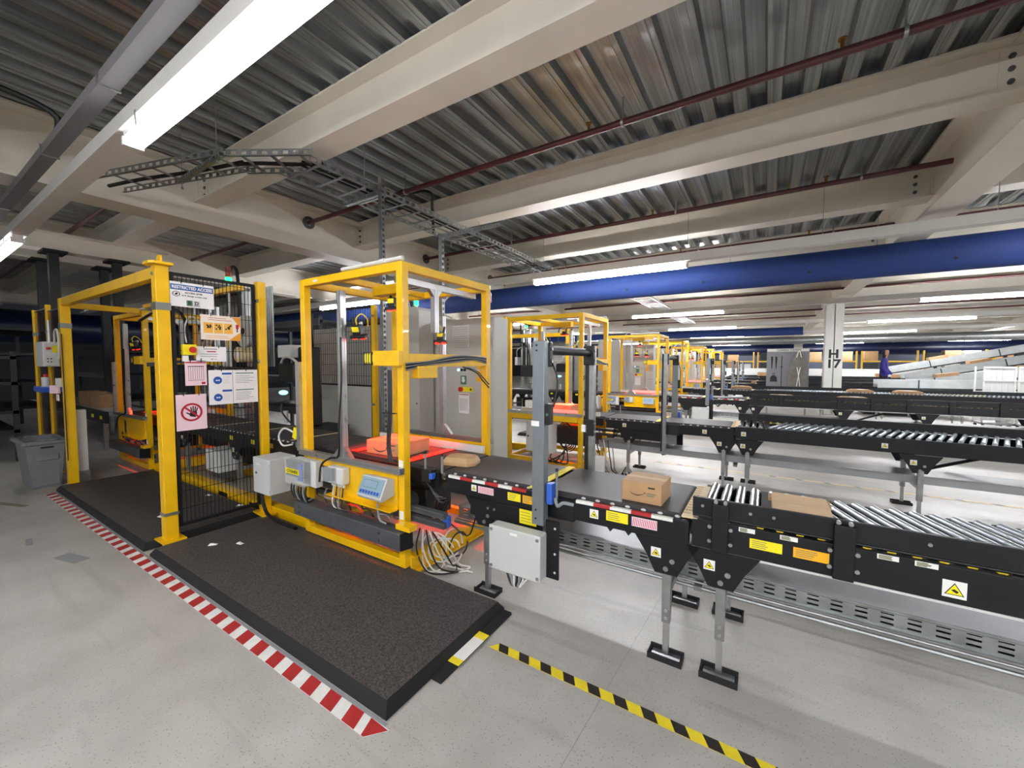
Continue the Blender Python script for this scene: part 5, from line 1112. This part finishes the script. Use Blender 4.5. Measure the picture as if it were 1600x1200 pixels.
t = thing('door_switch','beige interlock switch with tags on the left portal post','switch',(-7.35,1.2,1.1)); B().box(-7.40,-7.335,1.19,1.24,1.25,1.36).build('switch_body','light_grey',t,bev=.006); B(Matrix.Translation((-7.42,1.19,1.22))@Matrix.Rotation(.5,4,'Z')).box(-.06,.06,-.01,.01,-.05,.05).build('switch_tag','paper_pink',t); B().box(-7.44,-7.34,1.2,1.21,1.08,1.16).build('switch_tag','paper_cream',t)
# dark conveyors and racks far left
def dark_rack(x0,x1,y0,y1,label,levels=(.45,.75,1.2,1.6),st=None):
    t = thing('roller_rack',label,'rack',((x0+x1)/2,(y0+y1)/2,0))
    for x in (x0,x1-.06):
        for y in (y0,y1-.06): B().box(x,x+.06,y,y+.06,0,max(levels)+.12).build('rack_post','rack_dark',t)
    for z in levels: B().box(x0,x1,y0,y1,z,z+.05).build('rack_shelf','rack_dark',t); B().box(x0,x1,y0-.01,y0,z-.05,z+.08).build('rack_edge','dark_steel',t)
    if st: B().box(x1-.5,x1-.2,y0-.014,y0-.01,st-.04,st+.04).build('rack_sticker','sticker_yellow',t)
    return t
dark_rack(-12.6,-9.9,.4,1.2,'dark steel roller rack at the left edge behind the bin',st=.72)
dark_rack(-16,-12.8,.6,2.0,'dark tall rack further left behind the hanging posts',(.6,1.1,1.7,2.2))
dark_rack(-17,-13,3.2,4.6,'dark rack seen through the portal far away',(.6,1.2,1.8))
dark_rack(-13.5,-10,4.6,5.6,'dark rack behind the label applicators',(.6,1.2,1.8,2.3))
dark_rack(-9.7,-6.95,4.4,5.4,'dark rack behind the fence signs',(.6,1.2,1.8,2.3))
t = thing('transfer_conveyor','dark transfer conveyor beyond the portal with grey top','conveyor',(-11.5,2.5,0))
B().box(-14.5,-9.6,2.15,2.75,.62,.68).build('bed','chute_grey',t); B().box(-14.5,-9.6,2.1,2.15,.5,.70).build('side_rail','rack_dark',t); B().box(-14.5,-9.6,2.75,2.8,.5,.70).build('side_rail','rack_dark',t)
for x in (-14,-12,-9.9): 
    for y in (2.17,2.73): B().box(x-.03,x+.03,y-.03,y+.03,0,.62).build('leg','galvanised',t)
for x in (-10.4,-9.9): B().box(x,x+.13,2.096,2.1,.56,.62).build('rack_sticker','sticker_yellow',t)
carton('brown carton on the transfer conveyor beyond the portal, left one',-12.3,-11.6,2.3,2.6,.68,.95,mark=False); carton('brown carton on the transfer conveyor beyond the portal, right one',-11.5,-10.8,2.3,2.6,.68,.94,'cardboard',mark=False)
# ================================================================== FAR RIGHT AND FAR BACK
t = thing('cleaning_board','grey CLEANING STATION shadow board left of the H 17 column','board',(.55,15,0))
for x in (.06,1.04): B().box(x-.025,x+.025,15.03,15.08,0,2.0).build('board_leg','galvanised',t)
B().box(.02,1.10,15.0,15.03,.35,2.03).build('board_panel','board_grey',t); M = frame((.56,14.999,1.2),(1,0,0),(0,0,1)); flat(M,'light_grey',t,-.53,.53,.735,.82); text('CLEANING STATION',.075,M@T_((.02,.777,.001)),'print_black',t,w=.62,bold=.002)
for x in (-.40,-.29):
    B(M).prism([(x-.012,.2),(x+.012,.2),(x+.025,.45),(x+.03,.58),(x-.03,.58),(x-.025,.45)],0,.002).build('brush_shadow','print_black',t)
B(M).box(-.155,-.135,-.35,.6,0,.002).build('broom_shadow','print_black',t); B(M).box(-.175,-.115,.25,.28,0,.002).build('broom_shadow','print_black',t)
B(M).prism([(-.44,-.2),(-.25,-.2),(-.26,-.06),(-.32,.0),(-.38,.0),(-.43,-.06)],0,.002).build('dustpan_shadow','print_black',t); b = B(M@T_((-.345,.05,0))); b.ring(.02,.035,0,.002,14); b.build('dustpan_shadow','print_black',t)
t = thing('hanging_bag','dark grey sack with white cord hung on the cleaning board','bag',(.84,14.9,.8))
vs=[];fs=[];n=14; prof_=[(1.92,.05),(1.8,.12),(1.6,.17),(1.3,.21),(1.0,.25),(.86,.26),(.85,.2)]
for (z,r) in prof_:
    for k in range(n): a=2*math.pi*k/n; rr_ = r*(1+.10*math.sin(3*a+z*4)); vs.append((.84+rr_*math.cos(a),14.93+.25*rr_*math.sin(a),z))
for r in range(len(prof_)-1):
    for k in range(n): fs.append((r*n+k,r*n+(k+1)%n,(r+1)*n+(k+1)%n,(r+1)*n+k))
fs += [tuple(range(n)),tuple(range((len(prof_)-1)*n,len(prof_)*n))[::-1]]
B().add(vs,fs).build('sack','dust_sheet',t); B().tube([(.80,14.86,.88),(.84,14.86,1.2),(.88,14.87,1.45)],.012,6).build('cord','cable_white',t); B().tube([(.88,14.86,.88),(.84,14.855,1.2),(.80,14.87,1.45)],.012,6).build('cord','cable_white',t); B().tube([(.78,14.9,1.75),(.84,14.88,1.95),(.90,14.9,1.75)],.014,6).build('cord','cable_white',t)
def chute(label,p0,p1,w=.5,boxes=()):
    p0=Vector(p0);p1=Vector(p1); M=frame(p0,p1-p0,(0,0,1)); L_=(p1-p0).length; t=thing('sloped_chute',label,'chute',(p0.x,p0.y,0))
    B(M).box(0,L_,0,.03,-w,0).build('chute_bed','chute_grey',t); B(M).box(0,L_,-.06,.16,0,.03).build('chute_side','chute_grey',t); B(M).box(0,L_,-.06,.16,-w-.03,-w).build('chute_side','chute_grey',t); B(M).box(0,L_,-.10,-.06,0,.025).build('chute_edge','rack_dark',t)
    for f in (.25,.6,.95):
        q=p0.lerp(p1,f); B().box(q.x-.04,q.x+.04,q.y-.02,q.y+.02,0,q.z-.06).build('chute_leg','rack_dark',t); B(M).box(L_*f-.15,L_*f-.12,-.06,.16,.03,.034).build('joint_strap','rack_dark',t)
    for i,f in enumerate(boxes):
        c=thing('cardboard_box','tan carton number-free'.replace(' number-free','')+' sliding on the '+label,'box',p0.lerp(p1,f)); B(M).box(L_*f-.25,L_*f+.25,.03,.25,-w+.08,-.08).build('carton','cardboard',c); B(M).box(L_*f-.25,L_*f+.25,.25,.252,-w/2-.03,-w/2+.03).build('packing_tape','cardboard_light',c)
chute('uppermost grey sloped chute at the right',(3.95,20.3,1.29),(8.7,20.3,2.37),boxes=(.28,))
chute('second grey sloped chute below the uppermost',(4.1,19.1,1.05),(8.2,19.1,1.97),boxes=(.45,))
chute('third grey sloped chute below the second',(3.6,17.4,.85),(7.4,17.4,1.45),boxes=(.3,))
chute('lowest grey chute just above the fourth line rollers',(2.7,15.2,.95),(6.6,15.2,1.0))
for j,(x,lab) in enumerate(((4.46,'white roll container at the right edge behind the chutes, left one'),(5.02,'white roll container at the right edge behind the chutes, right one'))):
    t=thing('roll_container',lab,'roll cage',(x,14.3,0)); 
    for dx in (0,.5): B().box(x+dx,x+dx+.03,14.3,14.33,.1,1.5).build('cage_post','white_paint',t); B().box(x+dx,x+dx+.03,14.8,14.83,.1,1.5).build('cage_post','white_paint',t)
    B().box(x,x+.53,14.3,14.83,.1,.14).build('cage_floor','galvanised',t)
    for i in range(5): B().box(x+.03+.094*i,x+.118+.094*i,14.31,14.32,.2,1.46).build('cage_slat','light_grey',t)
    B().box(x,x+.53,14.295,14.31,1.46,1.5).build('cage_rail','white_paint',t); B().box(x,x+.53,14.295,14.31,1.15,1.17).build('cage_rail','white_paint',t)
    for dx in (.05,.48):
        for y in (14.35,14.78): B().cyl((x+dx-.015,y,.05),(x+dx+.015,y,.05),.05,12).build('caster','black_plastic',t)
for j,(x,y,w_,lab) in enumerate(((5.75,14.3,.7,'stack of flat white trays at the right edge behind the roll containers'),)):
    t=thing('tray_stack',lab,'trays',(x,y,0)); B().box(x,x+w_,y,y+.5,0,.9).build('stack_table','rack_dark',t)
    for i in range(6): B().box(x,x+w_,y,y+.5,.9+.08*i,.965+.08*i).build('tray','light_grey' if i%2 else 'beige_roll',t)
# far yellow racks and pale partition at the back
for i in range(8):
    x=-7+3.2*i; t=thing('pallet_rack','yellow pallet rack bay at the far end of the hall, number %s from the left'%ORD[i],'rack',(x,38,0))
    for dx in (0,2.9): B().box(x+dx,x+dx+.1,38,38.1,0,2.5).build('rack_post','yellow_paint',t)
    for z in (.9,1.7): B().box(x+.1,x+2.9,38,38.08,z,z+.1).build('rack_beam','yellow_paint',t); B().box(x+.1,x+2.9,38.1,39.0,z,z+.04).build('rack_shelf','rack_dark',t)
    rr_=random.Random(i)
    for z in (.0,1.0,1.8):
        for k in range(3): 
            if rr_.random()<.75: a=x+.2+.9*k; B().box(a,a+.75,38.2,38.9,z+.04 if z==0 else z-.06,z+.5+rr_.uniform(0,.2)).build('stored_box',rr_.choice(['cardboard','light_grey','rack_dark','cardboard_light']),t)
t=thing('partition','long pale low partition in front of the far pallet racks','partition',(3,33,0))
for i in range(10): B().box(-6+2*i,-4.02+2*i,33,33.06,0,1.25).build('partition_panel','light_grey',t)
for i in range(5):
    y=27.5+2.0*i; t=thing('roller_conveyor','dark roller conveyor far beyond the seventh line, %s one back'%ORD[i],'conveyor',(3,y,0)); B().box(-2,12,y,y+.06,.65,.8).build('side_rail','black_paint',t); B().box(-2,12,y+.6,y+.66,.65,.8).build('side_rail','black_paint',t); B().box(-2,12,y+.06,y+.6,.74,.78).build('bed','chute_grey',t)
    for x in (-1.5,1.5,4.5,7.5,10.5): B().box(x,x+.06,y,y+.06,0,.65).build('leg','galvanised',t)
    for k in range(3): xx=-.5+3*k+random.random(); carton('small tan carton, %s from the left on the %s far roller conveyor'%(['first','second','third'][k],['first','second','third','fourth','fifth'][i]),xx,xx+.5,y+.12,y+.5,.78,1.0,mark=False,tape=False,group='cartons on the far roller conveyors')
for (x,y,lab) in ((-1.2,15.2,'yellow work platform rail between the far frames and the column'),):
    pass
# ---------------------------------------------------------------- the person in purple
PX,PY,PZ = 3.12,16.8,.28
tag(B().box(PX-.5,PX+.5,PY-.4,PY+.4,0,PZ).build('step_platform','rack_dark'),'dark low step platform under the person in purple','platform')
def skin(name,joints,edges,m,parent,sub=2):
    me=bpy.data.meshes.new(name); me.from_pydata([Vector(j[0]) for j in joints],edges,[]); o=bpy.data.objects.new(name,me); COL.objects.link(o)
    md=o.modifiers.new('skin','SKIN'); sd=me.skin_vertices[0].data if me.skin_vertices else None
    if sd is None:
        bm=bmesh.new(); bm.from_mesh(me); bm.verts.layers.skin.verify(); bm.to_mesh(me); bm.free(); sd=me.skin_vertices[0].data
    for i,j in enumerate(joints): sd[i].radius=(j[1],j[1]) if not isinstance(j[1],tuple) else j[1]; sd[i].use_root=(i==0)
    s=o.modifiers.new('sub','SUBSURF'); s.levels=sub; s.render_levels=sub
    dg=bpy.context.evaluated_depsgraph_get(); m2=bpy.data.meshes.new_from_object(o.evaluated_get(dg)); bpy.data.objects.remove(o)
    for p in m2.polygons: p.use_smooth=True
    m2.materials.clear(); m2.materials.append(MT[m]); m2.name=name; q=bpy.data.objects.new(name,m2); COL.objects.link(q); q.parent=parent; ORG[q.name]=ORG[parent.name]; return q
t=thing('person','person in a purple top and dark trousers standing behind the rollers','person',(PX,PY,PZ))
body=[((0,0,.93),(.15,.11)),((0,0,1.12),(.14,.10)),((0,.01,1.32),(.17,.11)),((0,0,1.43),(.09,.08)),((0,-.01,1.50),(.05,.05)),
 ((-.19,0,1.38),(.065,.065)),((-.25,-.02,1.12),(.048,.048)),((-.22,-.16,.95),(.036,.036)),((.19,0,1.38),(.065,.065)),((.25,-.02,1.12),(.048,.048)),((.22,-.16,.95),(.036,.036)),
 ((-.10,0,.86),(.10,.10)),((-.11,-.01,.50),(.065,.065)),((-.11,.01,.10),(.045,.045)),((-.11,-.12,.04),(.04,.03)),((.10,0,.86),(.10,.10)),((.11,-.01,.50),(.065,.065)),((.11,.01,.10),(.045,.045)),((.11,-.12,.04),(.04,.03)),
 ((0,-.02,1.62),(.085,.10)),((0,-.02,1.73),(.07,.085))]
ed=[(0,1),(1,2),(2,3),(3,4),(2,5),(5,6),(6,7),(2,8),(8,9),(9,10),(0,11),(11,12),(12,13),(13,14),(0,15),(15,16),(16,17),(17,18),(4,19),(19,20)]
bd=skin('body',body,ed,'purple_cloth',t); t.rotation_euler=(0,0,1.25)
bd.data.materials.append(MT['dark_cloth']); bd.data.materials.append(MT['skin'])
for p in bd.data.polygons:
    c=p.center; p.material_index = 1 if c.z<.93 and abs(c.x)<.2 and c.y>-.13 or c.z<.8 else (2 if c.z>1.47 else 0)
    if c.z>1.47 and (c.y>-.03 or c.z>1.70): p.material_index=1
